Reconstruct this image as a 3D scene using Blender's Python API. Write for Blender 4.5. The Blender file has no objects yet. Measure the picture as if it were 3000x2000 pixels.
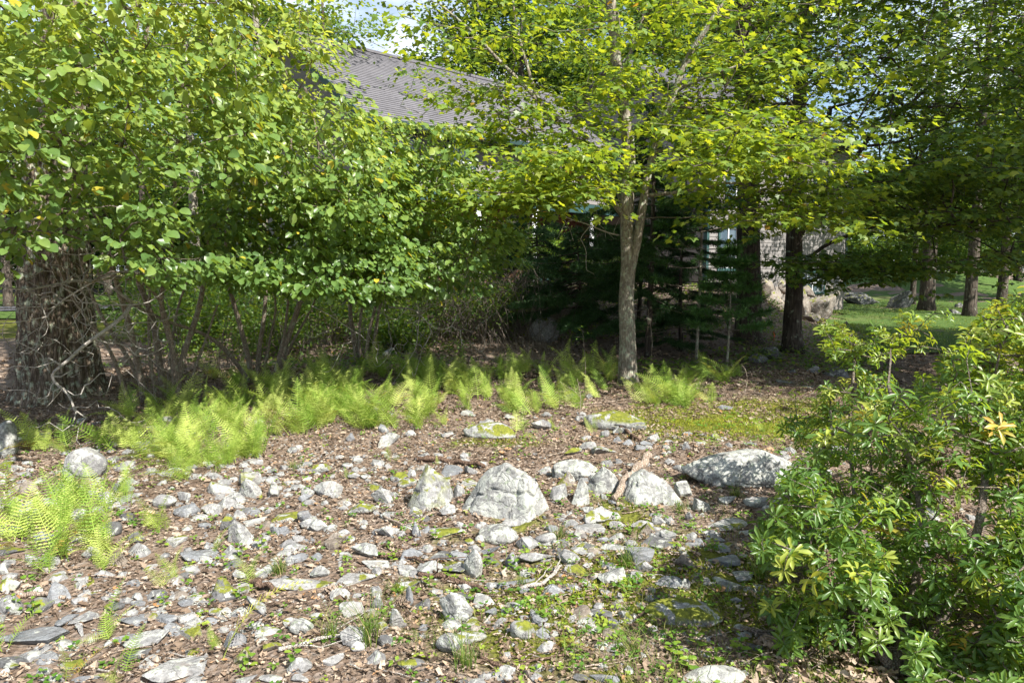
import bpy, math, random
import numpy as np
from mathutils import Vector, Matrix

# ------------------------------------------------------------------ camera, sky, sun, exposure
SC = bpy.context.scene
COL = SC.collection
rng = np.random.default_rng(7)
random.seed(7)
CAM_H, PITCH, F = 1.55, math.radians(6.0), 1568.0
cam_data = bpy.data.cameras.new('camera')
cam_data.lens = 24.0; cam_data.sensor_width = 36.0
cam_data.clip_start = 0.05; cam_data.clip_end = 1500.0
cam = bpy.data.objects.new('camera', cam_data)
cam.location = (0, 0, CAM_H)
cam.rotation_euler = (math.radians(90) - PITCH, 0, 0)
COL.objects.link(cam); SC.camera = cam

SUN_EL, SUN_AZ = math.radians(47), math.radians(-46)      # azimuth measured from +x, negative = behind the camera
S = np.array([math.cos(SUN_EL)*math.cos(SUN_AZ), math.cos(SUN_EL)*math.sin(SUN_AZ), math.sin(SUN_EL)])
W = bpy.data.worlds.new('World'); SC.world = W; W.use_nodes = True
nt = W.node_tree; nt.nodes.clear()
wo = nt.nodes.new('ShaderNodeOutputWorld'); bg = nt.nodes.new('ShaderNodeBackground')
sky = nt.nodes.new('ShaderNodeTexSky'); sky.sky_type = 'NISHITA'; sky.sun_disc = False
sky.sun_elevation = SUN_EL; sky.sun_rotation = math.atan2(S[0], S[1])
tc = nt.nodes.new('ShaderNodeTexCoord'); nz = nt.nodes.new('ShaderNodeTexNoise')
nz.inputs['Scale'].default_value = 3.2; nz.inputs['Detail'].default_value = 7; nz.inputs['Roughness'].default_value = .55
cr = nt.nodes.new('ShaderNodeValToRGB'); cr.color_ramp.elements[0].position = .46; cr.color_ramp.elements[1].position = .62
mx = nt.nodes.new('ShaderNodeMix'); mx.data_type = 'RGBA'; mx.inputs['B'].default_value = (6.2, 6.7, 7.6, 1)
mp = nt.nodes.new('ShaderNodeMapping'); mp.inputs['Scale'].default_value = (1, 1, 2.2)
nt.links.new(tc.outputs['Generated'], mp.inputs['Vector']); nt.links.new(mp.outputs['Vector'], nz.inputs['Vector'])
nt.links.new(nz.outputs['Fac'], cr.inputs['Fac']); nt.links.new(cr.outputs['Color'], mx.inputs['Factor'])
nt.links.new(sky.outputs['Color'], mx.inputs['A']); nt.links.new(mx.outputs['Result'], bg.inputs['Color'])
bg.inputs['Strength'].default_value = 0.085
nt.links.new(bg.outputs['Background'], wo.inputs['Surface'])
sd = bpy.data.lights.new('sun', 'SUN'); sd.energy = 4.8; sd.angle = math.radians(.53); sd.color = (1.0, .955, .87)
sun = bpy.data.objects.new('sun', sd); COL.objects.link(sun)
sun.rotation_euler = Vector((-S[0], -S[1], -S[2])).to_track_quat('-Z', 'Y').to_euler()
SC.view_settings.view_transform = 'Standard'; SC.view_settings.look = 'None'
SC.view_settings.exposure = 1.35; SC.view_settings.gamma = 1.0; SC.view_settings.use_curve_mapping = False
SC.cycles.max_bounces = 7; SC.cycles.diffuse_bounces = 4; SC.cycles.transmission_bounces = 5; SC.cycles.glossy_bounces = 2

# ------------------------------------------------------------------ maths helpers
CP, SP = math.cos(PITCH), math.sin(PITCH)
def at(px, py, Y):
    """the point at distance Y in front of the camera seen at (px, py) of a 2352x1568 picture"""
    px = np.asarray(px, float); py = np.asarray(py, float)
    a = (px-1176)/F; b = -(py-784)/F
    dy = CP + b*SP; dz = -SP + b*CP
    return np.stack([a*Y/dy, np.broadcast_to(Y, a.shape)*1.0, CAM_H + dz*Y/dy], -1)
def project(P):
    P = np.atleast_2d(P); y = P[:, 1]; z = P[:, 2]-CAM_H
    dep = y*CP - z*SP; up = y*SP + z*CP
    dep = np.where(dep < .05, .05, dep)
    return 1176 + F*P[:, 0]/dep, 784 - F*up/dep, dep
def unit(v):
    v = np.asarray(v, float); return v/np.maximum(np.linalg.norm(v, axis=-1, keepdims=True), 1e-9)
def sm(x, a, b):
    t = np.clip((x-a)/(b-a), 0, 1); return t*t*(3-2*t)
_T = np.random.default_rng(3).random((64, 64, 64)).astype(np.float32)
def noise3(P, s=1.0, oct=1, off=0.0):
    P = np.asarray(P, float)*s + off + 1000.0; out = 0; amp = 1; tot = 0
    for _ in range(oct):
        i = np.floor(P).astype(int); f = P-i; f = f*f*(3-2*f)
        i0 = i & 63; i1 = (i+1) & 63
        def g(a, b, c): return _T[a, b, c]
        x0, y0, z0 = i0[..., 0], i0[..., 1], i0[..., 2]; x1, y1, z1 = i1[..., 0], i1[..., 1], i1[..., 2]
        fx, fy, fz = f[..., 0], f[..., 1], f[..., 2]
        v = ((g(x0,y0,z0)*(1-fx)+g(x1,y0,z0)*fx)*(1-fy)+(g(x0,y1,z0)*(1-fx)+g(x1,y1,z0)*fx)*fy)*(1-fz) + \
            ((g(x0,y0,z1)*(1-fx)+g(x1,y0,z1)*fx)*(1-fy)+(g(x0,y1,z1)*(1-fx)+g(x1,y1,z1)*fx)*fy)*fz
        out = out + amp*v; tot += amp; amp *= .5; P = P*2.03+17.1
    return out/tot
def n2(x, y, s, oct=1, off=0.):
    return noise3(np.stack([x, y, np.zeros_like(x)], -1), s, oct, off)

def ground_z(x, y):
    x = np.asarray(x, float); y = np.asarray(y, float)
    a = x/np.maximum(y, 1)
    ter = 1.05*sm(y, 12.2, 17.8)*sm(x, -7, -2.5)*(1-sm(a, .33, .45))
    mound = 1.5*np.exp(-(((x-26)/9)**2+((y-46)/6)**2))
    z = ter + mound + (n2(x, y, .55, 3)-.5)*.22*sm(y, -2, 3)
    z = z + (n2(x, y, 3.1, 2, 5.)-.5)*.055 + .10*sm(y, 5.5, 8.5)*np.exp(-((x+2)/5)**2)
    return z
def hit(px, py):
    lo, hi = 1.2, 90.0
    for _ in range(40):
        m = (lo+hi)/2; p = at(px, py, m)
        if p[2] > ground_z(p[0], p[1]): lo = m
        else: hi = m
    return at(px, py, (lo+hi)/2)

# ------------------------------------------------------------------ mesh + object helpers
def mesh(name, V, F3=None, F4=None, mat=None, rnd=None, smooth=False, attrs=None):
    me = bpy.data.meshes.new(name)
    V = np.ascontiguousarray(V, np.float32).reshape(-1, 3)
    F3 = np.zeros((0, 3), np.int32) if F3 is None else np.asarray(F3, np.int32).reshape(-1, 3)
    F4 = np.zeros((0, 4), np.int32) if F4 is None else np.asarray(F4, np.int32).reshape(-1, 4)
    me.vertices.add(len(V)); me.vertices.foreach_set('co', V.ravel())
    loops = np.concatenate([F3.ravel(), F4.ravel()]); me.loops.add(len(loops)); me.loops.foreach_set('vertex_index', loops)
    n = len(F3)+len(F4); me.polygons.add(n)
    st = np.concatenate([np.arange(len(F3))*3, len(F3)*3+np.arange(len(F4))*4]).astype(np.int32)
    me.polygons.foreach_set('loop_start', st)
    me.polygons.foreach_set('use_smooth', np.full(n, smooth, bool))
    if rnd is not None:
        a = me.attributes.new('rnd', 'FLOAT', 'POINT'); a.data.foreach_set('value', np.ascontiguousarray(rnd, np.float32))
    for k, v in (attrs or {}).items():
        a = me.attributes.new(k, 'FLOAT', 'POINT'); a.data.foreach_set('value', np.ascontiguousarray(v, np.float32))
    me.update(calc_edges=True)
    if mat is not None: me.materials.append(mat)
    return me
def tagp(o, label=None, cat=None, group=None, kind=None):
    if label: o['label'] = label
    if cat: o['category'] = cat
    if group: o['group'] = group
    if kind: o['kind'] = kind
    return o
def link(name, me, parent=None, loc=(0, 0, 0)):
    o = bpy.data.objects.new(name, me); o.location = loc
    if parent is not None: o.parent = parent
    COL.objects.link(o); return o
def empty(name, loc, label, cat, group=None):
    o = bpy.data.objects.new(name, None); o.location = [float(v) for v in loc]; o.empty_display_size = .1
    COL.objects.link(o); return tagp(o, label, cat, group)
class Geo:
    """collects pieces of geometry for ONE mesh"""
    def __init__(s): s.V = []; s.F3 = []; s.F4 = []; s.R = []; s.n = 0
    def add(s, V, F3=None, F4=None, rnd=0.0):
        V = np.asarray(V, float).reshape(-1, 3)
        if F3 is not None and len(F3): s.F3.append(np.asarray(F3).reshape(-1, 3)+s.n)
        if F4 is not None and len(F4): s.F4.append(np.asarray(F4).reshape(-1, 4)+s.n)
        s.V.append(V); s.R.append(np.broadcast_to(rnd, (len(V),)).astype(float)); s.n += len(V)
    def box(s, c, h, R=None, rnd=0.0):
        v = np.array([[x, y, z] for x in (-1, 1) for y in (-1, 1) for z in (-1, 1)], float)*np.array(h)
        if R is not None: v = v @ np.asarray(R).T
        s.add(v+np.array(c), None, [[0,1,3,2],[4,6,7,5],[0,4,5,1],[2,3,7,6],[0,2,6,4],[1,5,7,3]], rnd)
    def tube(s, P, R, k=6, rnd=0.0, cap=True, tw=0.0):
        P = np.asarray(P, float); R = np.broadcast_to(R, (len(P),)).astype(float)
        T = unit(np.gradient(P, axis=0)); m = unit(P[-1]-P[0])
        ref = np.array([1, 0, 0.]) if abs(m[0]) < .8 else np.array([0, 0, 1.])
        A = unit(np.cross(T, ref)); B = np.cross(T, A)
        th = np.arange(k)/k*2*math.pi+tw
        V = P[:, None]+R[:, None, None]*(np.cos(th)[None, :, None]*A[:, None]+np.sin(th)[None, :, None]*B[:, None])
        n = len(P); i = np.arange(n-1)[:, None]*k; j = np.arange(k)[None]; j2 = (j+1) % k
        F4 = np.stack([i+j, i+j2, i+k+j2, i+k+j], -1).reshape(-1, 4)
        F3 = []
        if cap and k > 2:
            F3 = [[(n-1)*k+a, (n-1)*k+a+1, (n-1)*k+k-1] for a in range(k-2)] + [[a+1, a, k-1] for a in range(k-2)]
        s.add(V.reshape(-1, 3), F3, F4, rnd)
    def build(s, name, mat, parent=None, smooth=False, origin=(0, 0, 0), kind=None):
        if not s.V: return None
        V = np.concatenate(s.V)-np.asarray(origin, float)
        me = mesh(name, V, np.concatenate(s.F3) if s.F3 else None, np.concatenate(s.F4) if s.F4 else None, mat, np.concatenate(s.R), smooth)
        o = link(name, me, parent)
        if parent is None: o.location = [float(v) for v in origin]
        if kind: o['kind'] = kind
        return o

# ------------------------------------------------------------------ materials
def nodes(name):
    m = bpy.data.materials.new(name); m.use_nodes = True; t = m.node_tree; t.nodes.clear()
    return m, t
def N(t, typ, **kw):
    n = t.nodes.new('ShaderNode'+typ)
    for k, v in kw.items():
        if k in n.inputs: n.inputs[k].default_value = v
        else: setattr(n, k, v)
    return n
def ramp(t, stops, fac=None, interp='LINEAR'):
    r = t.nodes.new('ShaderNodeValToRGB'); e = r.color_ramp.elements; r.color_ramp.interpolation = interp
    while len(e) < len(stops): e.new(.5)
    for q, (p, c) in zip(e, stops):
        q.position = p; q.color = (c, c, c, 1) if not hasattr(c, '__len__') else (*c, 1)
    if fac is not None: t.links.new(fac, r.inputs['Fac'])
    return r
def mixc(t, f, a, b, bt='MIX'):
    m = t.nodes.new('ShaderNodeMix'); m.data_type = 'RGBA'; m.blend_type = bt
    for k, v in (('Factor', f), ('A', a), ('B', b)):
        if hasattr(v, 'is_linked'): t.links.new(v, m.inputs[k])
        else: m.inputs[k].default_value = v if not hasattr(v, '__len__') else (*v, 1)
    return m.outputs['Result']
def math_(t, op, a, b=0.0):
    m = t.nodes.new('ShaderNodeMath'); m.operation = op
    for i, v in enumerate((a, b)):
        if hasattr(v, 'is_linked'): t.links.new(v, m.inputs[i])
        else: m.inputs[i].default_value = v
    return m.outputs[0]
def texn(t, scale, detail=4, rough=.55, coord='Object', vec=None, mscale=None, dist=0.):
    n = N(t, 'TexNoise', Scale=scale, Detail=detail, Roughness=rough, Distortion=dist)
    if vec is None:
        c = t.nodes.new('ShaderNodeTexCoord'); vec = c.outputs[coord]
    if mscale:
        mp = N(t, 'Mapping', Scale=mscale); t.links.new(vec, mp.inputs['Vector']); vec = mp.outputs['Vector']
    t.links.new(vec, n.inputs['Vector']); return n.outputs['Fac']
def geo_pos(t):
    return t.nodes.new('ShaderNodeNewGeometry').outputs['Position']
def finish(t, col, rough=.8, spec=.3, height=None, bump=.4, bdist=.01, metal=0.0):
    b = N(t, 'BsdfPrincipled', Metallic=metal); b.inputs['Specular IOR Level'].default_value = spec
    if hasattr(rough, 'is_linked'): t.links.new(rough, b.inputs['Roughness'])
    else: b.inputs['Roughness'].default_value = rough
    if hasattr(col, 'is_linked'): t.links.new(col, b.inputs['Base Color'])
    else: b.inputs['Base Color'].default_value = (*col, 1)
    if height is not None:
        bp = N(t, 'Bump', Strength=bump, Distance=bdist); t.links.new(height, bp.inputs['Height']); t.links.new(bp.outputs['Normal'], b.inputs['Normal'])
    o = t.nodes.new('ShaderNodeOutputMaterial'); t.links.new(b.outputs[0], o.inputs['Surface']); return b
def leafmat(name, stops, tstops, trans=.45, rough=.45, spec=.35, noise=18):
    m, t = nodes(name)
    at_ = N(t, 'Attribute', attribute_name='rnd').outputs['Fac']
    c = ramp(t, stops, at_).outputs['Color']; c2 = ramp(t, tstops, at_).outputs['Color']
    nn = texn(t, noise, 2, vec=geo_pos(t)); k = ramp(t, [(.3, .78), (.75, 1.15)], nn).outputs['Color']
    c = mixc(t, 1.0, c, k, 'MULTIPLY')
    b = N(t, 'BsdfPrincipled', Roughness=rough); b.inputs['Specular IOR Level'].default_value = spec
    t.links.new(c, b.inputs['Base Color'])
    tr = t.nodes.new('ShaderNodeBsdfTranslucent'); t.links.new(c2, tr.inputs['Color'])
    mxs = N(t, 'MixShader', Fac=trans); t.links.new(b.outputs[0], mxs.inputs[1]); t.links.new(tr.outputs[0], mxs.inputs[2])
    o = t.nodes.new('ShaderNodeOutputMaterial'); t.links.new(mxs.outputs[0], o.inputs['Surface'])
    return m
M = {}
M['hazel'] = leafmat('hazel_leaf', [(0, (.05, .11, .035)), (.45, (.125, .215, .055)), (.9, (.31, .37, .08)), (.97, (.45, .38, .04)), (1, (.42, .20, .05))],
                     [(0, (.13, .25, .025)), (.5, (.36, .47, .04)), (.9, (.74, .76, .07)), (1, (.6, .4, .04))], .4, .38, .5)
M['maple'] = leafmat('maple_leaf', [(0, (.08, .15, .03)), (.5, (.15, .23, .04)), (.9, (.27, .32, .04)), (1, (.32, .2, .04))],
                     [(0, (.25, .38, .02)), (.5, (.48, .58, .03)), (.9, (.7, .7, .03)), (1, (.6, .34, .03))], .42, .42, .4)
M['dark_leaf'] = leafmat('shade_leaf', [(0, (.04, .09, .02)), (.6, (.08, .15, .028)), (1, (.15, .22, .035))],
                     [(0, (.13, .25, .02)), (1, (.48, .55, .03))], .36, .45, .35)  # leaf green darkened for foliage in shade, the shade is in the colour
M['far_leaf'] = leafmat('far_leaf', [(0, (.05, .11, .03)), (.6, (.085, .16, .035)), (1, (.16, .22, .04))],
                     [(0, (.12, .24, .03)), (1, (.32, .42, .04))], .4, .55, .3, 3)
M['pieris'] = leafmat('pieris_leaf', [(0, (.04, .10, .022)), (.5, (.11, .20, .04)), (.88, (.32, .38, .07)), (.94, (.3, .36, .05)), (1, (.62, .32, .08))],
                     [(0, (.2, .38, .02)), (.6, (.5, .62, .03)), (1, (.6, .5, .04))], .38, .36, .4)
M['fern'] = leafmat('fern_frond', [(0, (.13, .25, .035)), (.45, (.34, .45, .08)), (.85, (.52, .60, .17)), (.95, (.62, .56, .12)), (1, (.35, .2, .06))],
                     [(0, (.28, .42, .03)), (.6, (.48, .58, .09)), (1, (.62, .5, .06))], .36, .6, .2)
M['needle'] = leafmat('spruce_needle', [(0, (.022, .06, .022)), (1, (.05, .11, .03))], [(0, (.05, .12, .02)), (1, (.1, .2, .03))], .2, .5, .3)
M['pine'] = leafmat('pine_needle', [(0, (.05, .14, .04)), (1, (.12, .24, .06))], [(0, (.12, .26, .04)), (1, (.2, .36, .06))], .3, .45, .35)
M['weed'] = leafmat('weed_leaf', [(0, (.07, .17, .025)), (.6, (.15, .27, .035)), (1, (.30, .38, .05))], [(0, (.2, .4, .02)), (1, (.45, .55, .05))], .4, .5, .3)
M['grass'] = leafmat('grass_blade', [(0, (.07, .13, .025)), (.7, (.15, .21, .04)), (1, (.42, .36, .16))], [(0, (.2, .36, .03)), (1, (.45, .45, .1))], .4, .5, .3)
M['moss_blade'] = leafmat('moss_blade', [(0, (.15, .19, .02)), (.6, (.28, .31, .03)), (1, (.42, .34, .08))], [(0, (.25, .3, .02)), (1, (.4, .4, .05))], .35, .8, .1)
M['litter'] = leafmat('dead_leaf', [(0, (.055, .038, .027)), (.35, (.17, .12, .085)), (.7, (.32, .24, .175)), (.93, (.46, .385, .31)), (1, (.38, .2, .08))],
                      [(0, (.1, .06, .03)), (1, (.4, .25, .15))], .16, .8, .15, 60)

def bark(name, c0, c1, c2, scale=1.0, lichen=0.0, stretch=.18):
    m, t = nodes(name); p = geo_pos(t)
    a = texn(t, 26*scale, 5, .65, vec=p, mscale=(1, 1, stretch)); b = texn(t, 5*scale, 3, .6, vec=p)
    v = N(t, 'TexVoronoi', Scale=22*scale, feature='DISTANCE_TO_EDGE'); mpn = N(t, 'Mapping', Scale=(1, 1, stretch)); t.links.new(p, mpn.inputs['Vector'])
    t.links.new(mpn.outputs['Vector'], v.inputs['Vector'])
    col = ramp(t, [(.3, c0), (.52, c1), (.72, c2)], a).outputs['Color']
    col = mixc(t, ramp(t, [(0.02, .65), (.12, 0.)], v.outputs['Distance']).outputs['Color'], col, c0)
    if lichen:
        lf = ramp(t, [(.62-.2*lichen, 0.), (.70-.2*lichen, 1.)], texn(t, 9*scale, 6, .7, vec=p)).outputs['Color']
        col = mixc(t, math_(t, 'MULTIPLY', lf, .75), col, (.36, .40, .30))
    col = mixc(t, 1.0, col, ramp(t, [(.3, .75), (.7, 1.2)], b).outputs['Color'], 'MULTIPLY')
    h = math_(t, 'ADD', a, math_(t, 'MULTIPLY', ramp(t, [(0, 0.), (.15, 1.)], v.outputs['Distance']).outputs['Color'], .6))
    finish(t, col, .9, .15, h, .8, .012); return m
M['oak_bark'] = bark('oak_bark', (.045, .034, .025), (.15, .115, .085), (.33, .27, .21), 1.3, .5, .2)
M['maple_bark'] = bark('maple_bark', (.13, .11, .085), (.27, .235, .19), (.42, .38, .32), 1.6, .5, .25)
M['hazel_bark'] = bark('hazel_bark', (.14, .11, .085), (.29, .235, .185), (.46, .40, .33), 2.5, .4, .5)
M['dark_bark'] = bark('dark_bark', (.03, .024, .02), (.085, .068, .055), (.16, .135, .11), .9, .15, .12)  # on the two right maples this dark tone paints in their shade
M['twig'] = bark('twig_bark', (.12, .095, .075), (.22, .18, .15), (.36, .31, .27), 5, .3, .6)
M['pale_twig'] = bark('pale_twig_bark', (.30, .27, .235), (.48, .44, .40), (.66, .62, .57), 5, .3, .4)
M['deadwood'] = bark('dead_wood', (.19, .14, .10), (.38, .30, .24), (.6, .52, .45), 3, .0, .08)
M['brownwood'] = bark('brown_wood', (.07, .045, .033), (.16, .105, .075), (.27, .19, .14), 3, .0, .08)

def rockmat(name, base=(.15, .15, .155), light=(.29, .285, .28), lichen=.5, moss=0.0, strata=0.0):
    m, t = nodes(name); p = geo_pos(t)
    big = texn(t, 5, 5, .6, vec=p); fine = texn(t, 60, 5, .7, vec=p)
    col = ramp(t, [(.3, base), (.65, light)], big).outputs['Color']
    col = mixc(t, 1.0, col, ramp(t, [(.3, .62), (.7, 1.25)], fine).outputs['Color'], 'MULTIPLY')
    rust = ramp(t, [(.6, 0.), (.75, .5)], texn(t, 7, 3, .5, vec=p, dist=.6)).outputs['Color']
    col = mixc(t, rust, col, (.30, .235, .19))
    l1 = texn(t, 15, 7, .72, vec=p, dist=.4)
    lf = ramp(t, [(.60-.16*lichen, 0.), (.63-.16*lichen, 1.)], l1).outputs['Color']
    col = mixc(t, math_(t, 'MULTIPLY', lf, .8), col, (.40, .41, .375))
    l2 = ramp(t, [(.66-.1*lichen, 0.), (.69-.1*lichen, 1.)], texn(t, 22, 6, .7, vec=p, dist=.3)).outputs['Color']
    col = mixc(t, math_(t, 'MULTIPLY', l2, .7), col, (.23, .27, .19))
    dk = ramp(t, [(.58, 0.), (.66, .85)], texn(t, 34, 5, .75, vec=p)).outputs['Color']
    col = mixc(t, dk, col, (.075, .07, .06))
    if strata:
        st = texn(t, 10, 3, .5, coord='Object', mscale=(1.5, 1.5, 22))
        col = mixc(t, ramp(t, [(.45, .7), (.55, 0.)], st).outputs['Color'], col, (.15, .15, .155))
    if moss:
        nrm = N(t, 'SeparateXYZ'); t.links.new(t.nodes.new('ShaderNodeNewGeometry').outputs['Normal'], nrm.inputs[0])
        up = math_(t, 'MULTIPLY', ramp(t, [(.2, 0.), (.6, 1.)], nrm.outputs['Z']).outputs['Color'], ramp(t, [(.56-.2*moss, 0.), (.60-.2*moss, 1.)], texn(t, 8, 5, .6, vec=p, dist=.5)).outputs['Color'])
        mc = ramp(t, [(.3, (.07, .085, .015)), (.7, (.21, .22, .03))], texn(t, 40, 3, .6, vec=p)).outputs['Color']
        col = mixc(t, up, col, mc)
    cv = N(t, 'TexVoronoi', Scale=4.5, feature='DISTANCE_TO_EDGE'); nzv = t.nodes.new('ShaderNodeTexNoise'); nzv.inputs['Scale'].default_value = 6; t.links.new(p, nzv.inputs['Vector'])
    wp = t.nodes.new('ShaderNodeVectorMath'); wp.operation = 'MULTIPLY_ADD'; t.links.new(nzv.outputs['Color'], wp.inputs[0]); wp.inputs[1].default_value = (.25, .25, .25); t.links.new(p, wp.inputs[2]); t.links.new(wp.outputs[0], cv.inputs['Vector'])
    crk = ramp(t, [(.0, 1.), (.022, 0.)], cv.outputs['Distance']).outputs['Color']
    col = mixc(t, math_(t, 'MULTIPLY', crk, .3), col, (.06, .055, .05))
    fine = math_(t, 'SUBTRACT', fine, math_(t, 'MULTIPLY', crk, .4))
    h = math_(t, 'ADD', math_(t, 'MULTIPLY', fine, .5), math_(t, 'ADD', l1, math_(t, 'MULTIPLY', big, 1.2)))
    finish(t, col, .9, .2, h, .75, .018); return m
M['rock'] = rockmat('grey_rock', lichen=.45)
M['rock_lichen'] = rockmat('lichen_rock', (.15, .15, .148), (.30, .30, .29), .7)
M['rock_moss'] = rockmat('mossy_rock', lichen=.6, moss=.55)
M['rock_very_moss'] = rockmat('very_mossy_rock', lichen=.5, moss=.72)
M['rock_slate'] = rockmat('slate_rock', (.14, .15, .165), (.25, .26, .275), .2, 0, 1)
M['rock_pale'] = rockmat('pale_rock', (.19, .187, .185), (.36, .352, .345), .5, .15)
M['rock_brown'] = rockmat('brown_rock', (.13, .105, .085), (.27, .235, .20), .15, .1)
M['rock_dark'] = rockmat('dark_rock', (.07, .07, .075), (.15, .15, .15), .3, .1)

def groundmat():
    m, t = nodes('forest_floor'); p = geo_pos(t)
    a = texn(t, 30, 6, .75, vec=p); b = texn(t, 1.7, 4, .6, vec=p)
    v = N(t, 'TexVoronoi', Scale=38.0); t.links.new(p, v.inputs['Vector'])
    col = ramp(t, [(.25, (.06, .043, .032)), (.5, (.15, .112, .08)), (.75, (.30, .24, .185))], a).outputs['Color']
    col = mixc(t, .35, col, ramp(t, [(0, (.10, .065, .05)), (.5, (.30, .22, .18)), (1, (.42, .38, .36))], v.outputs['Color']).outputs['Color'])
    col = mixc(t, math_(t, 'MULTIPLY', ramp(t, [(.45, 0.), (.6, 1.)], b).outputs['Color'], .4), col, (.10, .07, .05))
    mo = N(t, 'Attribute', attribute_name='moss').outputs['Fac']
    mf = ramp(t, [(.45, 0.), (.6, 1.)], math_(t, 'ADD', math_(t, 'MULTIPLY', mo, .9), math_(t, 'MULTIPLY', texn(t, 6, 5, .7, vec=p), .4))).outputs['Color']
    mc = ramp(t, [(.3, (.07, .075, .018)), (.6, (.16, .17, .03)), (.8, (.27, .24, .06))], texn(t, 25, 4, .7, vec=p)).outputs['Color']
    col = mixc(t, mf, col, mc)
    finish(t, col, .95, .1, math_(t, 'ADD', a, v.outputs['Distance']), .9, .02); return m
M['ground'] = groundmat()
def lawnmat():
    m, t = nodes('lawn_grass'); p = geo_pos(t)
    col = ramp(t, [(.3, (.035, .07, .016)), (.55, (.075, .125, .03)), (.8, (.14, .17, .05))], texn(t, 14, 6, .75, vec=p)).outputs['Color']
    col = mixc(t, ramp(t, [(.55, 0.), (.72, .6)], texn(t, .35, 4, .6, vec=p)).outputs['Color'], col, (.21, .17, .09))
    finish(t, col, .95, .1, texn(t, 40, 3, .7, vec=p), .8, .03); return m
M['lawn'] = lawnmat()
def plain(name, c, rough=.6, spec=.3, nz=.12, scale=8, mscale=None, metal=0.):
    m, t = nodes(name); p = geo_pos(t); f = texn(t, scale, 5, .65, vec=p, mscale=mscale)
    col = mixc(t, 1.0, c, ramp(t, [(.25, 1-nz*2), (.75, 1+nz)], f).outputs['Color'], 'MULTIPLY')
    finish(t, col, rough, spec, f, .2, .004, metal); return m
M['asphalt'] = plain('asphalt', (.10, .10, .115), .9, .2, .2, 3)
M['siding'] = plain('beige_siding', (.20, .187, .182), .7, .2, .08, 3, (1, 1, 6))
M['teal'] = plain('teal_trim', (.028, .07, .07), .5, .4, .1)
M['white'] = plain('white_paint', (.72, .73, .76), .5, .4, .05)
M['concrete'] = plain('foundation_concrete', (.27, .24, .215), .9, .1, .12, 5)
M['shake'] = leafmat('cedar_shake', [(0, (.075, .035, .025)), (.5, (.13, .06, .045)), (1, (.2, .11, .085))], [(0, (0, 0, 0)), (1, (0, 0, 0))], 0, .8, .2, 30)
M['dark'] = plain('dark_interior', (.02, .022, .025), .6, .2)
M['gutter'] = plain('dark_green_gutter', (.02, .045, .04), .35, .5, .05)
M['flag'] = plain('orange_tape', (.9, .11, .05), .6, .3, .02)
def glassmat():
    m, t = nodes('window_glass'); finish(t, (.06, .09, .12), .05, 1.0); return m
M['glass'] = glassmat()
def shinglemat():
    m, t = nodes('asphalt_shingle'); p = t.nodes.new('ShaderNodeTexCoord').outputs['Object']
    a = texn(t, 30, 5, .7, vec=p, mscale=(.35, 1, 1)); b = texn(t, .9, 3, .5, vec=p)
    v = N(t, 'TexVoronoi', Scale=4.5); mpn = N(t, 'Mapping', Scale=(1, 1.6, 1.6)); t.links.new(p, mpn.inputs['Vector']); t.links.new(mpn.outputs['Vector'], v.inputs['Vector'])
    col = ramp(t, [(.3, (.092, .09, .10)), (.7, (.165, .16, .175))], a).outputs['Color']
    col = mixc(t, .3, col, ramp(t, [(0, (.10, .097, .108)), (1, (.20, .192, .205))], v.outputs['Color']).outputs['Color'])
    col = mixc(t, 1.0, col, ramp(t, [(.3, .85), (.7, 1.12)], b).outputs['Color'], 'MULTIPLY')
    finish(t, col, .95, .15, a, .5, .01); return m
M['shingle'] = shinglemat()

# ------------------------------------------------------------------ leaf templates: length along +y, top side +z
def sym_leaf(ys, ws, fold=.12, droop=.15, wavy=0.0):
    """midrib plus one row of edge points each side"""
    V = [[0, y, -droop*y*y] for y in ys]; n = len(ys); F3 = []; F4 = []
    L = {}; 
    for sgn in (-1, 1):
        idx = []
        for k in range(1, n-1):
            L[(sgn, k)] = len(V); V.append([sgn*ws[k], ys[k]+.02, -droop*ys[k]**2+fold*ws[k]*2+wavy*((k % 2)-.5)])
        f = lambda a: a if sgn > 0 else a[::-1]
        F3.append(f([0, L[(sgn, 1)], 1]))
        for k in range(1, n-2): F4.append(f([k, L[(sgn, k)], L[(sgn, k+1)], k+1]))
        F3.append(f([n-2, L[(sgn, n-2)], n-1]))
    return np.array(V, float), F3, F4
T_HAZEL = sym_leaf([0, .15, .42, .72, .92, 1.0], [0, .20, .37, .34, .15, 0], .22, .22, .05)
T_HAZEL_S = sym_leaf([0, .25, .75, 1.0], [0, .31, .33, 0], .22, .22, .03)
T_PIERIS = sym_leaf([0, .35, .75, 1.0], [0, .085, .13, 0], .35, .28)
T_OVAL = sym_leaf([0, .4, .8, 1.0], [0, .24, .2, 0], .15, .15)
def maple_leaf():
    o = [(0, 0), (.16, .10), (.44, .06), (.36, .26), (.55, .50), (.26, .52), (.17, .66), (0, 1.0)]
    pts = [(x, y) for x, y in o] + [(-x, y) for x, y in o[-2:0:-1]]
    V = [[0, .36, 0]] + [[x, y, .07*abs(x)-.12*y*y+.03*((i % 2)-.5)] for i, (x, y) in enumerate(pts)]
    n = len(pts); return np.array(V, float), [[0, 1+i, 1+(i+1) % n] for i in range(n)], []
T_MAPLE = maple_leaf()
T_MAPLE_S = (np.array([[0, 0, 0], [.34, .16, .03], [.5, .5, .03], [0, 1, -.1], [-.5, .5, .03], [-.34, .16, .03], [.17, .6, .02], [-.17, .6, .02]], float), [[0, 1, 6], [1, 2, 6], [0, 6, 7], [6, 3, 7], [0, 7, 5], [5, 7, 4]], [])
T_QUAD = (np.array([[0, 0, 0], [.33, .5, .06], [0, 1, -.1], [-.33, .5, .06]], float), [[0, 1, 2], [0, 2, 3]], [])
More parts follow.
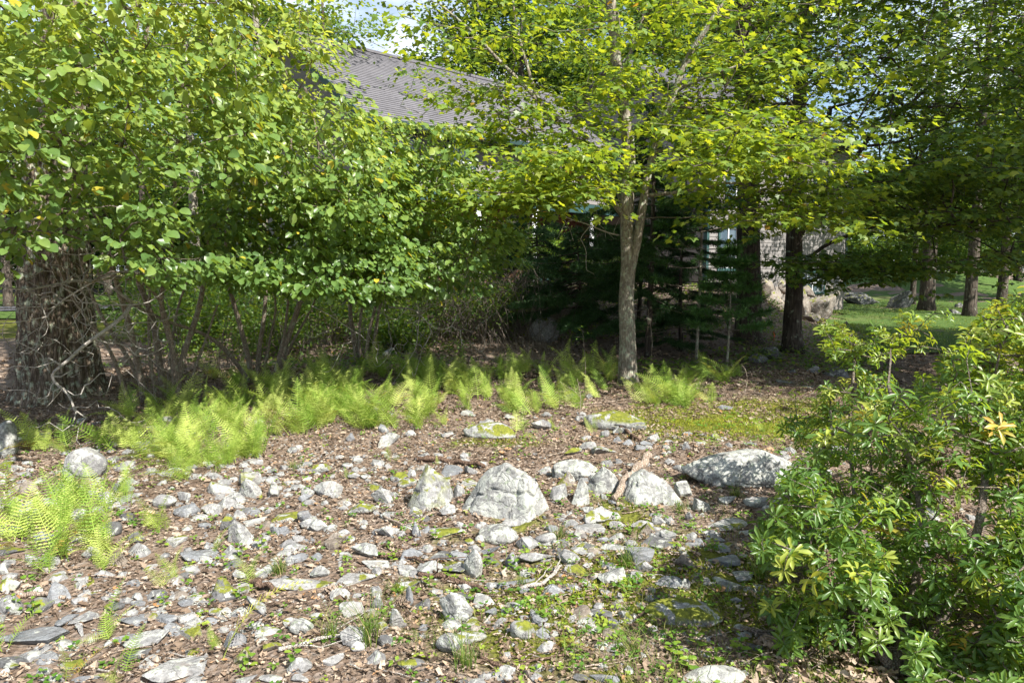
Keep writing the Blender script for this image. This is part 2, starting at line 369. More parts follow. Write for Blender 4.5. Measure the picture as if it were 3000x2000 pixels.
T_LITTER = (np.array([[0, -.5, .05], [.33, .0, .16], [.12, .5, .06], [-.2, .42, .12], [-.34, -.1, .12], [0, .05, -.03]], float),
            [[0, 1, 5], [5, 1, 3], [1, 2, 3], [0, 5, 4]], [])
def frames(D, Nn):
    D = unit(D); Z = unit(Nn-(Nn*D).sum(-1, keepdims=True)*D); X = np.cross(D, Z)
    return np.stack([X, D, Z], -1)             # columns
def place(tpl, P, D, Nn, L, Wd=1.0):
    V, F3, F4 = tpl; n = len(P); R = frames(D, Nn); L = np.broadcast_to(L, (n,)); Wd = np.broadcast_to(Wd, (n,))
    sc = np.stack([L*Wd, L, L], -1)
    VV = np.einsum('nij,nvj->nvi', R, V[None]*sc[:, None])+P[:, None]
    k = len(V); off = (np.arange(n)*k)[:, None, None]
    f3 = (np.asarray(F3).reshape(1, -1, 3)+off).reshape(-1, 3) if len(F3) else None
    f4 = (np.asarray(F4).reshape(1, -1, 4)+off).reshape(-1, 4) if len(F4) else None
    return VV.reshape(-1, 3), f3, f4
_tcache = {}
def leaf_parts(root, tpl, key, mat, P, D, Nn, L, Wd, rnd, nsingle=300, name='leaf', mass='foliage', smooth=True):
    """the leaves of one plant: those that show largest as parts, the rest joined"""
    n = len(P); Wd = np.broadcast_to(Wd, (n,)); L = np.broadcast_to(L, (n,)); org = np.array(root.location)
    single = np.zeros(n, bool)
    if nsingle:
        x, y, d = project(P); ok = (x > 15) & (x < 2337) & (y > 10) & (y < 1560) & (P[:, 1] > .8)
        ok &= ~((x < 20))
        score = np.where(ok, L/d, -1); idx = np.argsort(-score)[:nsingle]; idx = idx[score[idx] > 0]; single[idx] = True
        R = frames(D, Nn)
        for i in idx:
            q = int(rnd[i]*11.99); k = (key, q)
            if k not in _tcache:
                _tcache[k] = mesh(name, tpl[0], tpl[1], tpl[2], mat, np.full(len(tpl[0]), (q+.5)/12), smooth)
            o = bpy.data.objects.new(name, _tcache[k])
            o.parent = root
            mm = Matrix(R[i].tolist()).to_4x4() @ Matrix.Diagonal((float(L[i]*Wd[i]), float(L[i]), float(L[i]), 1))
            mm.translation = Vector((P[i]-org).tolist()); o.matrix_local = mm
            COL.objects.link(o)
    # joined leaves: full shape close by, a simpler leaf further off and where the picture does not reach
    x, y, d = project(P); px = L*F/d; vis = (x > -60) & (x < 2412) & (y > -60) & (y < 1630)
    low = {'hazel': T_HAZEL_S, 'maple': T_MAPLE_S}.get(key, tpl); g = Geo()
    lv = np.where(~vis, 2, np.where(px > (17 if key == 'maple' else 24), 0, 1)) if len(tpl[1])+len(tpl[2]) > 2 else np.full(n, 2)
    if key == 'pieris': lv = np.where(lv == 1, 0, lv)
    for q, tp_ in ((0, tpl), (1, low), (2, T_QUAD)):
        k = ~single & (lv == q)
        if k.any():
            V, f3, f4 = place(tp_, P[k], D[k], Nn[k], L[k]*(1.15 if q == 2 and len(tpl[0]) > 4 else 1), Wd[k]); g.add(V, f3, f4, np.repeat(rnd[k], len(tp_[0])))
    o = g.build(mass, mat, root, smooth, org)
    if o: o['kind'] = 'stuff'

# ------------------------------------------------------------------ branching
class Skel:
    def __init__(s, cap=60000):
        s.P = np.zeros((cap, 3)); s.par = np.full(cap, -1); s.fix = np.zeros(cap); s.n = 0; s.paths = []; s.tips = []
    def node(s, p, par, fix=0.):
        i = s.n; s.P[i] = p; s.par[i] = par; s.fix[i] = fix; s.n += 1; return i
    def path(s, pts, r0, r1, name='limb', wob=.015, parent=None, step=.15, seed=0):
        pts = np.asarray(pts, float); seg = np.linalg.norm(np.diff(pts, axis=0), axis=1); u = np.concatenate([[0], np.cumsum(seg)])
        m = max(4, int(u[-1]/step)); uu = np.linspace(0, u[-1], m)
        Q = np.stack([np.interp(uu, u, pts[:, k]) for k in range(3)], -1)
        for _ in range(2):                       # smooth the corners
            Q[1:-1] = (Q[:-2]+2*Q[1:-1]+Q[2:])/4
        w = np.stack([noise3(np.stack([uu*1.7, uu*0+seed*3.7+k*9.1, uu*0], -1), 1.) for k in range(3)], -1)-.5
        Q = Q+w*wob*4*np.sin(np.linspace(0, math.pi, m))[:, None]**.5
        if parent is None and s.n > 0 and name == 'limb':
            parent = int(np.argmin(((s.P[:s.n]-Q[0])**2).sum(1)))
        prev = -1 if parent is None else parent; ids = []
        for i in range(m):
            prev = s.node(Q[i], prev, r0+(r1-r0)*(i/(m-1))**.85); ids.append(prev)
        s.paths.append((name, ids, parent)); return ids
    def grow(s, tips, step=.2, up=.6, sag=.04, jit=.04, minr=0.0):
        tips = np.asarray(tips, float)
        d0 = np.array([np.sqrt(((s.P[:s.n]-t)**2).sum(1)).min() for t in tips]); tips = tips[np.argsort(d0)]
        for t in tips:
            d = s.P[:s.n]-t; L = np.sqrt((d**2).sum(1)); c = L+up*np.maximum(0, d[:, 2])+.25*L*(np.abs(d[:, 2])/np.maximum(L, .01))
            a = int(np.argmin(c)); L = L[a]; k = max(1, int(L/step)); prev = a; A = s.P[a].copy()
            j = rng.normal(0, jit*L, 3)
            for q in range(1, k+1):
                f = q/k; p = A+(t-A)*f+math.sin(f*math.pi)*(j+np.array([0, 0, sag*L])); prev = s.node(p, prev)
            s.tips.append(prev)
    def radii(s, rt=.003, pw=.42):
        n = s.n; c = np.zeros(n)
        for t in s.tips: c[t] += 1
        for i in range(n-1, -1, -1):
            if s.par[i] >= 0: c[s.par[i]] += c[i]
        r = rt*np.maximum(c, 1)**pw; s.cnt = c
        r = np.where(s.fix[:n] > 0, s.fix[:n], r)
        for i in range(n):
            p = s.par[i]
            if p >= 0 and s.fix[i] == 0: r[i] = min(r[i], r[p]*.9 if s.fix[p] > 0 else r[p])
        s.r = r; return r
    def chains(s):
        """chains over the free (non traced) nodes"""
        n = s.n; kids = [[] for _ in range(n)]
        for i in range(n):
            if s.par[i] >= 0 and s.fix[i] == 0: kids[s.par[i]].append(i)
        out = []; starts = []
        for i in range(n):
            ks = sorted(kids[i], key=lambda k: -s.cnt[k])
            if s.fix[i] > 0: starts += ks
            else: starts += ks[1:]
        for st in starts:
            ch = [s.par[st], st]; cur = st
            while kids[cur]:
                cur = max(kids[cur], key=lambda k: s.cnt[k]); ch.append(cur)
            out.append(ch)
        return out
    def build(s, root, mat, twigmat=None, rt=.003, k=10, twigname='twigs', base_flare=0.0):
        s.radii(rt); org = np.array(root.location)
        for name, ids, parent in s.paths:
            P = s.P[ids]; R = s.fix[ids].copy()
            if parent is not None and np.linalg.norm(s.P[parent]-P[0]) < .6: P = np.vstack([s.P[parent], P]); R = np.concatenate([[R[0]], R])
            if name == 'trunk' and base_flare:
                h = P[:, 2]-P[0, 2]; R = R*(1+base_flare*np.exp(-h/.22))
            g = Geo(); g.tube(P, R, k if R[0] > .02 else 6); g.build(name, mat, root, True, org)
        g = Geo()
        for ch in s.chains():
            R = s.r[ch].copy(); R[0] = min(R[0], R[1]*1.3); R[-1] *= .5
            g.tube(s.P[ch], R, 6 if R[1] > .012 else (4 if R[1] > .005 else 3), cap=False)
        o = g.build(twigname, twigmat or mat, root, True, org)
        if o: o['kind'] = 'stuff'
def in_poly(x, y, poly):
    poly = np.asarray(poly, float); r = np.zeros(len(x), bool); j = len(poly)-1
    for i in range(len(poly)):
        xi, yi = poly[i]; xj, yj = poly[j]
        c = ((yi > y) != (yj > y)) & (x < (xj-xi)*(y-yi)/(yj-yi+1e-9)+xi); r ^= c; j = i
    return r
def sample_poly(poly, n):
    poly = np.asarray(poly, float); lo, hi = poly.min(0), poly.max(0); X = []; m = 0
    while m < n:
        q = rng.random((n*2, 2))*(hi-lo)+lo; q = q[in_poly(q[:, 0], q[:, 1], poly)]; X.append(q); m += len(q)
    return np.concatenate(X)[:n]
def discs(tips, dirs, m, rad, thick, tilt=.1):
    """m points round each tip in a nearly level spray that reaches out along dirs"""
    n = len(tips); a = rng.random((n, m))*2*math.pi; r = rad*np.sqrt(rng.random((n, m)))
    off = np.stack([np.cos(a)*r, np.sin(a)*r, rng.normal(0, thick, (n, m))-.18*r], -1)
    P = tips[:, None]+off+dirs[:, None]*rad*.5
    out = unit(np.stack([np.cos(a), np.sin(a), -.25+0*a], -1)+.7*dirs[:, None])
    return P.reshape(-1, 3), out.reshape(-1, 3)

# ================================================================== SETTING
def axis_coords(lo, a, b, hi, fine, growth=1.12):
    mid = np.arange(a, b, fine); L = [mid[0]]; st = fine
    while L[-1] > lo: st *= growth; L.append(L[-1]-st)
    Rr = [mid[-1]]; st = fine
    while Rr[-1] < hi: st *= growth; Rr.append(Rr[-1]+st)
    return np.concatenate([L[::-1][:-1], mid, Rr[1:]])
def moss_mask(x, y):
    c = hit(1740, 975); a = np.exp(-(((x-c[0])/1.5)**2+((y-c[1])/1.1)**2))
    b = .66*np.exp(-(((x-.75)/1.4)**2+((y-3.3)/1.4)**2))
    c2 = hit(1150, 1010); d = .5*np.exp(-(((x-c2[0])/.8)**2+((y-c2[1])/.4)**2))
    e = .5*sm(y, 13, 16)*(1-sm(x, -4, -2))
    pn_ = n2(x, y, 2.6, 3, 11.)
    return np.maximum.reduce([a*1.15, b, d, e])*np.clip(.35+1.35*pn_*pn_*2, .3, 1.15)
XS = axis_coords(-400, -5.2, 4.2, 400, .055, 1.12); YS = axis_coords(-60, 1.5, 9.5, 900, .055, 1.10)
GX, GY = np.meshgrid(XS, YS, indexing='xy'); gz = ground_z(GX, GY)
GV = np.stack([GX, GY, gz], -1).reshape(-1, 3); nx, ny = len(XS), len(YS)
ii = (np.arange(ny-1)[:, None]*nx+np.arange(nx-1)[None]).ravel()
GF = np.stack([ii, ii+1, ii+1+nx, ii+nx], -1)
me = mesh('ground', GV, None, GF, M['ground'], None, True, {'moss': moss_mask(GV[:, 0], GV[:, 1])})
tagp(link('ground', me), 'stony forest floor of brown leaf litter, soil and moss', kind='structure')
# lawn: its own sheet just above the ground, on the right and far left
xs2 = np.linspace(-70, 90, 200); ys2 = np.linspace(12, 110, 130)
LX, LY = np.meshgrid(xs2, ys2, indexing='xy'); LZ = ground_z(LX, LY)+.03
nn_ = (n2(LX, LY, .6, 2)-.5)
mask = ((LX/LY > .455+.05*nn_) & (LY > 16.5+2*nn_)) | ((LX/LY > .53) & (LY > 12.3)) | ((LX/LY < -.40) & (LY > 20+2*nn_)) | (LY > 38)
ii = (np.arange(129)[:, None]*200+np.arange(199)[None]).ravel(); keep = mask.ravel()[ii]
lf = np.stack([ii, ii+1, ii+201, ii+200], -1)[keep]
used = np.unique(lf); remap = np.full(200*130, -1); remap[used] = np.arange(len(used))
me = mesh('lawn', np.stack([LX, LY, LZ], -1).reshape(-1, 3)[used], None, remap[lf], M['lawn'], None, True)
tagp(link('lawn', me), 'mown green lawn with a low mound beyond the house corner', kind='structure')
def strip(name, pts, w, mat, lift, label):
    pts = np.asarray(pts, float); u = np.linspace(0, 1, 60); k = np.linspace(0, 1, len(pts))
    C = np.stack([np.interp(u, k, pts[:, 0]), np.interp(u, k, pts[:, 1])], -1)
    for _ in range(6): C[1:-1] = (C[:-2]+2*C[1:-1]+C[2:])/4
    T = unit(np.gradient(C, axis=0)); Nn = np.stack([-T[:, 1], T[:, 0]], -1)
    rows = [C+Nn*w*q for q in (-.5, -.25, 0, .25, .5)]; V = np.stack(rows, 1).reshape(-1, 2)
    z = ground_z(V[:, 0], V[:, 1]).reshape(60, 5); z = z.max(1, keepdims=True)+lift+0*z
    i = (np.arange(59)[:, None]*5+np.arange(4)[None]).ravel()
    me = mesh(name, np.column_stack([V, z.ravel()]), None, np.stack([i, i+5, i+6, i+1], -1), mat, None, True)
    tagp(link(name, me), label, kind='structure')
strip('driveway', [(-60, 27), (-30, 25.5), (-17, 26), (-9, 29), (-6, 34)], 3.0, M['asphalt'], .05, 'asphalt driveway glimpsed between the trunks at left')
strip('road', [(-90, 52), (-40, 47), (-15, 50), (0, 60)], 7.0, M['asphalt'], .08, 'grey road beyond the grass strip at far left')

# ------------------------------------------------------------------ the house
U = np.array([.74, .673, 0.]); U /= np.linalg.norm(U); NB = np.array([-U[1], U[0], 0.])   # along the front, and away from us
H0 = np.array([.32, 21.0, 0.])
def hp(t, w, z): return H0+U*t+NB*w+np.array([0, 0, z])
def frame_R(u, n): return np.stack([u, n, [0, 0, 1.]], -1)
RH = frame_R(U, NB)
house = empty('house', (H0[0], H0[1], 0.9), 'beige lap sided house with grey shingle roof and teal trim behind the trees', 'house')
HL = np.array(house.location)
def hbox(name, mat, t0, t1, w0, w1, z0, z1, parent=None, O=H0, Uu=U, Nn=NB, label=None):
    g = Geo(); c = O+Uu*(t0+t1)/2+Nn*(w0+w1)/2+np.array([0, 0, (z0+z1)/2])
    g.box(c, ((t1-t0)/2, (w1-w0)/2, (z1-z0)/2), frame_R(Uu, Nn))
    return g.build(name, mat, parent or house, False, HL if parent is None else HL)
def siding(t0, t1, w, z0, z1, O=H0, Uu=U, Nn=NB, exp=.127, hole=()):
    z = z0; k = 0
    while z < z1-.02:
        h = min(exp, z1-z); segs = [(t0, t1)]
        for (a, b, c, d) in hole:
            if z+h > c and z < d:
                segs = [q for s_ in segs for q in ((s_[0], min(s_[1], a)), (max(s_[0], b), s_[1])) if q[1]-q[0] > .02]
        for (a, b) in segs:
            V = []
            for t in (a, b):
                for (ww, zz) in ((w, z), (w-.024, z), (w-.006, z+h+.01), (w+.002, z+h+.01)):
                    V.append(O+Uu*t+Nn*ww+np.array([0, 0, zz]))
            g = Geo(); g.add(V, None, [[0, 1, 2, 3], [7, 6, 5, 4], [0, 4, 5, 1], [1, 5, 6, 2], [2, 6, 7, 3], [3, 7, 4, 0]])
            g.build('siding_board', M['siding'], house, False, HL)
        z += h
def window(t0, t1, w, z0, z1, O=H0, Uu=U, Nn=NB, trim='teal', nx_=2, nz_=2):
    R = frame_R(Uu, Nn); g = Geo()
    def bx(a, b, c, d, w0, w1): g.box(O+Uu*(a+b)/2+Nn*(w0+w1)/2+np.array([0, 0, (c+d)/2]), ((b-a)/2, (w1-w0)/2, (d-c)/2), R)
    e = .09
    bx(t0-e, t0, z0-e, z1+e, w-.06, w+.02); bx(t1, t1+e, z0-e, z1+e, w-.06, w+.02); bx(t0, t1, z1, z1+e, w-.058, w+.02); bx(t0, t1, z0-e, z0, w-.07, w+.02)
    fr = g.build('window', M[trim], house, False, HL)
    g = Geo(); bx2 = g
    for k in range(nx_+1):
        a = t0+(t1-t0)*k/nx_; g.box(O+Uu*a+Nn*(w-.02)+np.array([0, 0, (z0+z1)/2]), (.022, .015, (z1-z0)/2), R)
    for k in range(nz_+1):
        a = z0+(z1-z0)*k/nz_; g.box(O+Uu*(t0+t1)/2+Nn*(w-.021)+np.array([0, 0, a]), ((t1-t0)/2, .012, .022), R)
    g.build('sash', M['white'], fr, False, HL)
    g = Geo(); g.box(O+Uu*(t0+t1)/2+Nn*(w+.005)+np.array([0, 0, (z0+z1)/2]), ((t1-t0)/2, .006, (z1-z0)/2), R); g.build('pane', M['glass'], fr, False, HL)
def roof(t0, t1, w0, z0, w1, z1, O=H0, Uu=U, Nn=NB, exp=.15):
    L = math.hypot(w1-w0, z1-z0); n = int(L/exp); dw, dz = (w1-w0)/L, (z1-z0)/L
    up = np.array([0, 0, 1.]); sl = Nn*dw+up*dz; nr = -Nn*dz+up*dw
    for k in range(n):
        a = k*L/n; b = a+L/n*1.15; j = rng.random()*.3
        g = Geo(); V = []
        for t in (t0, t1):
            for (q, h) in ((a, .0), (a, .03), (b, .012), (b, -.01)): V.append(O+Uu*t+Nn*w0+up*z0+sl*q+nr*h)
        g.add(V, None, [[0, 1, 2, 3], [7, 6, 5, 4], [0, 4, 5, 1], [1, 5, 6, 2], [2, 6, 7, 3], [3, 7, 4, 0]])
        g.build('shingle_course', M['shingle'], house, False, HL)
ZE, ZR = 5.3, 8.45
T0, T1 = -5.3, 6.2
wins = [(-4.6, -3.7, 4.15, 5.0), (-2.6, -1.7, 4.15, 5.0), (3.4, 4.3, 4.15, 5.0)]
siding(T0, T1, 0.3, 3.75, 5.2, hole=[(a-.09, b+.09, c-.09, d+.09) for a, b, c, d in wins])
for a, b, c, d in wins: window(a, b, .3, c, d)
hbox('wall', M['dark'], T0+.02, T1-.02, .34, .42, 3.7, 5.25)
hbox('wall', M['siding'], T0, T0+.1, .42, 9.0, .6, 5.4); hbox('wall', M['siding'], T1-.1, T1, 1.9, 9.0, .6, 5.4)
hbox('wall', M['siding'], T0, T1, 8.9, 9.0, .6, 5.4)
hbox('porch_beam', M['teal'], T0, T1, .16, .36, 3.42, 3.72)
hbox('gutter', M['gutter'], T0-.3, T1+.2, -.28, -.13, ZE-.12, ZE+.01); hbox('soffit', M['teal'], T0-.2, T1, -.12, .36, ZE-.1, ZE-.06)
hbox('porch_floor', M['concrete'], T0, T1, .2, 1.95, .85, 1.05)
roof(T0-.3, T1+.3, -.2, ZE, 4.5, ZR); roof(T0-.3, T1+.3, 9.3, ZE, 4.5, ZR)
hbox('ridge_cap', M['shingle'], T0-.3, T1+.3, 4.38, 4.62, ZR-.02, ZR+.06)
for t in (T0-.34, T1+.34):                                # rake boards and gable ends
    g = Geo(); V = [hp(t, -.25, ZE-.15), hp(t, -.25, ZE+.05), hp(t, 4.5, ZR+.05), hp(t, 4.5, ZR-.15), hp(t+.04, -.25, ZE-.15), hp(t+.04, -.25, ZE+.05), hp(t+.04, 4.5, ZR+.05), hp(t+.04, 4.5, ZR-.15)]
    g.add(V, None, [[0, 1, 2, 3], [7, 6, 5, 4], [0, 4, 5, 1], [1, 5, 6, 2], [2, 6, 7, 3], [3, 7, 4, 0]]); g.build('rake_board', M['teal'], house, False, HL)
g = Geo(); g.add([hp(T0+.05, .3, ZE-.1), hp(T0+.05, 9, ZE-.1), hp(T0+.05, 4.5, ZR-.1), hp(T1-.05, .3, ZE-.1), hp(T1-.05, 9, ZE-.1), hp(T1-.05, 4.5, ZR-.1)], [[0, 1, 2], [3, 5, 4]]); g.build('gable', M['siding'], house, False, HL)
hbox('wall', M['dark'], T0, T1, 1.95, 2.0, .6, 3.9)
# cedar shakes: the ones in view one by one, the rest joined
def shakes(t0, t1, z0, z1, w, single):
    g = Geo(); k = 0; row = 0; z = z0
    while z < z1:
        t = t0+rng.random()*.1
        while t < t1:
            wd = .09+rng.random()*.09; c = H0+U*(t+wd/2)+NB*(w-.012-rng.random()*.008)+np.array([0, 0, z+.09]); r = rng.random()
            if single:
                q = Geo(); q.box(c, (wd/2-.004, .008, .085+rng.random()*.01), RH, r); q.build('shingle', M['shake'], house, False, HL)
            else: g.box(c, (wd/2-.004, .008, .085), RH, r)
            t += wd
        z += .15; row += 1
    if not single: g.build('shingles', M['shake'], house, False, HL)['kind'] = 'stuff'
shakes(-1.2, 1.15, 2.2, 3.45, 1.95, True); shakes(T0, -1.2, 1.0, 3.4, 1.95, False); shakes(1.15, T1, 1.0, 3.4, 1.95, False); shakes(-1.2, 1.15, 1.0, 2.18, 1.95, False)
window(1.3, 2.0, 1.93, 2.1, 3.1, trim='white'); hbox('door', M['teal'], 2.6, 3.5, 1.88, 1.94, 1.06, 3.1)
for px in (1100, 1227, 1357, 1480):
    k = (px-1176)/F; t = (k*(H0[1]+NB[1]*.27)-(H0[0]+NB[0]*.27))/(U[0]-k*U[1]); c = hp(t, .27, 0)
    g = Geo(); g.tube([c+[0, 0, 1.05], c+[0, 0, 3.42]], [.085, .075], 16)
    o = g.build('porch_column', M['white'], house, True, HL)
    g = Geo(); g.box(c+[0, 0, 1.1], (.12, .12, .05), RH); g.box(c+[0, 0, 3.38], (.11, .11, .04), RH); g.build('column_plinth', M['white'], o, False, HL)
# right hand wing, standing forward
W0 = np.array([6.2, 21.9, 0.]); W1 = np.array([.484*27, 27., 0.]); UW = unit(W1-W0); NW = np.array([-UW[1], UW[0], 0.]); LW = float(np.linalg.norm(W1-W0))
ww = [(.9, 1.9, 3.9, 5.3), (6.1, 6.9, 3.7, 5.2), (.6, 1.5, 1.6, 2.9), (5.5, 7.0, .72, 1.42)]
siding(0, LW, 0, .95, 6.3, W0, UW, NW, hole=[(a-.09, b+.09, c-.09, d+.09) for a, b, c, d in ww])
for a, b, c, d in ww[:3]: window(a, b, 0, c, d, W0, UW, NW)
window(5.5, 7.0, 0, .72, 1.42, W0, UW, NW, 'teal', 4, 2)
hbox('wall', M['dark'], .02, LW-.02, .04, .1, -.3, 6.3, None, W0, UW, NW)
for tt in (-.06, LW-.02): hbox('corner_board', M['teal'], tt, tt+.12, -.04, .1, .9, 6.3, None, W0, UW, NW)
hbox('wall', M['siding'], -.04, .04, .1, 8, .9, 6.3, None, W0, UW, NW); hbox('wall', M['siding'], LW-.1, LW-.02, .1, 8, .9, 6.3, None, W0, UW, NW)
hbox('foundation', M['concrete'], 0, 5.35, -.03, .04, -.5, .95, None, W0, UW, NW); hbox('foundation', M['concrete'], 7.15, LW, -.03, .04, -.5, .95, None, W0, UW, NW)
hbox('foundation', M['concrete'], 5.35, 7.15, -.03, .04, -.5, .62, None, W0, UW, NW)
hbox('foundation', M['concrete'], LW-.1, LW, .1, 8, -.5, .95, None, W0, UW, NW)
roof(-.3, LW+.3, -.4, 6.2, 4, 9.0, W0, UW, NW); roof(-.3, LW+.3, 8.4, 6.2, 4, 9.0, W0, UW, NW)
hbox('gutter', M['gutter'], -.3, LW+.3, -.5, -.36, 6.08, 6.2, None, W0, UW, NW)
g = Geo(); f = lambda t, w, z: W0+UW*t+NW*w+np.array([0, 0, z])
g.add([f(0, 0, 6.2), f(0, 8, 6.2), f(0, 4, 8.9), f(LW-.05, 0, 6.2), f(LW-.05, 8, 6.2), f(LW-.05, 4, 8.9)], [[0, 1, 2], [3, 5, 4]]); g.build('gable', M['siding'], house, False, HL)

# ================================================================== ROCKS
def ico(sub):
    t = (1+5**.5)/2; V = [(-1,t,0),(1,t,0),(-1,-t,0),(1,-t,0),(0,-1,t),(0,1,t),(0,-1,-t),(0,1,-t),(t,0,-1),(t,0,1),(-t,0,-1),(-t,0,1)]
    Fc = [(0,11,5),(0,5,1),(0,1,7),(0,7,10),(0,10,11),(1,5,9),(5,11,4),(11,10,2),(10,7,6),(7,1,8),(3,9,4),(3,4,2),(3,2,6),(3,6,8),(3,8,9),(4,9,5),(2,4,11),(6,2,10),(8,6,7),(9,8,1)]
    V = [np.array(v)/np.linalg.norm(v) for v in V]
    for _ in range(sub):
        c = {}; nf = []
        def mid(a, b):
            k = (a, b) if a < b else (b, a)
            if k not in c: m = V[a]+V[b]; V.append(m/np.linalg.norm(m)); c[k] = len(V)-1
            return c[k]
        for a, b, d in Fc:
            x, y, z = mid(a, b), mid(b, d), mid(d, a); nf += [(a, x, z), (b, y, x), (d, z, y), (x, y, z)]
        Fc = nf
    return np.array(V), np.array(Fc)
ICO = [ico(k) for k in range(6)]
def rock_shape(seed, h, sub, kind='b', rough=.05):
    """half sizes h; an irregular many sided stone, faces cut by random planes"""
    r = np.random.default_rng(seed); D, Fc = ICO[sub]; n = {'b': 15, 'p': 10, 'r': 30, 's': 9}[kind]
    pn = unit(r.normal(size=(n, 3))); pd = r.uniform(.62, 1.0, n)
    if kind == 's':
        pn[:, 2] *= .45; pn = unit(pn); pn = np.vstack([pn, [[.07, .05, 1], [0, 0, -1]]]); pd = np.append(pd, [.75, .8])
    if kind == 'r': pd = r.uniform(.85, 1.0, n)
    if kind == 'p':       # six leaning flanks that meet in a ridge near the top
        az = np.arange(7)/7*6.283+r.uniform(-.3, .3, 7); pn = unit(np.stack([np.cos(az), np.sin(az), r.uniform(.15, 1.1, 7)], -1)); pd = r.uniform(.5, .85, 7)
        pn = np.vstack([pn, [[0, 0, -1], [.4, .1, 1], [-.6, -.2, 1]]]); pn = unit(pn); pd = np.append(pd, [.35, .62, .66])
    q = (D@pn.T)/pd; pwr = {'b': 36, 'p': 44, 'r': 8, 's': 40}[kind]
    s_ = (np.maximum(q, 0)**pwr).sum(1)**(-1/pwr); V = D*s_[:, None]
    V = V-(V.max(0)+V.min(0))/2; V = V/((V.max(0)-V.min(0))/2)
    if kind == 'p': V = V*np.array([1, 1, 1])
    if kind in 'pb':
        tp = .12 if kind == 'p' else r.uniform(.1, .42); q = np.clip((V[:, 2]+.6)/1.6, 0, 1); ox, oy = r.uniform(-.3, .3, 2)*tp*1.6
        V = V*np.stack([1-tp*q, 1-tp*q, 1+0*q], -1)+np.stack([ox*q, oy*q, 0*q], -1)
        V = V/np.array([np.abs(V[:, 0]).max(), np.abs(V[:, 1]).max(), 1])
    V = V*np.array(h); m = min(h)
    nrm = unit(V/np.array(h)**2)
    L = float(np.mean(h)); rough *= r.uniform(.6, 1.3)
    d = (noise3(V, 1.6/L, 3, seed*1.3)-.5)*rough*2.6*m+(noise3(V, 6/L, 3, seed*2.1+5)-.5)*rough*1.5*m
    cr_ = np.abs(noise3(V, 1.5/L, 2, seed*.7+9)-.5); d -= np.exp(-(cr_/.02)**2)*.11*m*(sub >= 4)
    return V+nrm*d[:, None], Fc
rock_names = {}
RK = []
def rock(px, py, w, h, kind='b', mat='rock', label=None, group=None, cat='rock', name='rock', Yd=None, sub=None, sink=.34, seed=None, rot=None, tilt=.12):
    """px: centre, py: lower edge, w x h: size in the picture; sets it on the ground"""
    p = hit(px, py) if Yd is None else at(px, py, Yd); Y = p[1]; wd = w/F*Y*1.03; H = h/F*Y
    th = math.atan2(CAM_H-p[2], Y); sn, cs = math.sin(th), math.cos(th)
    if kind == 's':
        hh = max(.22*H, .02); dd = max((H-hh*cs)/max(sn, .12), wd*.35); dd = min(dd, wd*1.6)
    else:
        dd = wd*.75; hh = (H-dd*sn*.75)/cs; hh = max(hh, .32*min(wd, H/max(sn, .2))*.8)
        if hh < .3*wd: dd = min(dd, max(wd*.5, (H-hh)/max(sn, .15)))
    seed = seed or int(px*7+py*13) % 99991
    sub = sub if sub is not None else (5 if w > 180 else 4 if w > 72 else 3 if w > 30 else 2)
    hv = (wd/2, dd/2, hh/2*(1+sink))
    V, Fc = rock_shape(seed, hv, sub, kind, (.05 if w > 130 else .065) if kind != 'r' else .05)
    r = np.random.default_rng(seed); a = r.uniform(-.35, .35) if rot is None else rot; tx, ty = r.uniform(-tilt, tilt, 2)
    R = np.array((Matrix.Rotation(a, 3, 'Z') @ Matrix.Rotation(tx, 3, 'X') @ Matrix.Rotation(ty, 3, 'Y')))
    V = V@R.T; c = np.array([p[0]*(1+dd/2/Y), Y+dd*.42, 0]); c[2] = (float(ground_z(c[0], c[1])) if Yd is None else p[2])+hh/2*(1-sink)
    o = link(name, mesh(name, V, Fc, None, M[mat], None, kind == 'r' or sub >= 4)); o.location = [float(v) for v in c]
    if sub >= 4 or kind == 'r':
        pass
    tagp(o, label, cat, group); RK.append((c[0], c[1], wd/2, dd/2, hh)); return o
GS = 'small grey stones strewn over the leaf litter'
def X3(z): return z*.3334
def dz(ox, oy, l):      # list in zoomed-crop pixels -> picture pixels
    return [(ox+a*.3334, oy+b*.3334, c*.3334, d*.3334, *r) for a, b, c, d, *r in l]
big = []
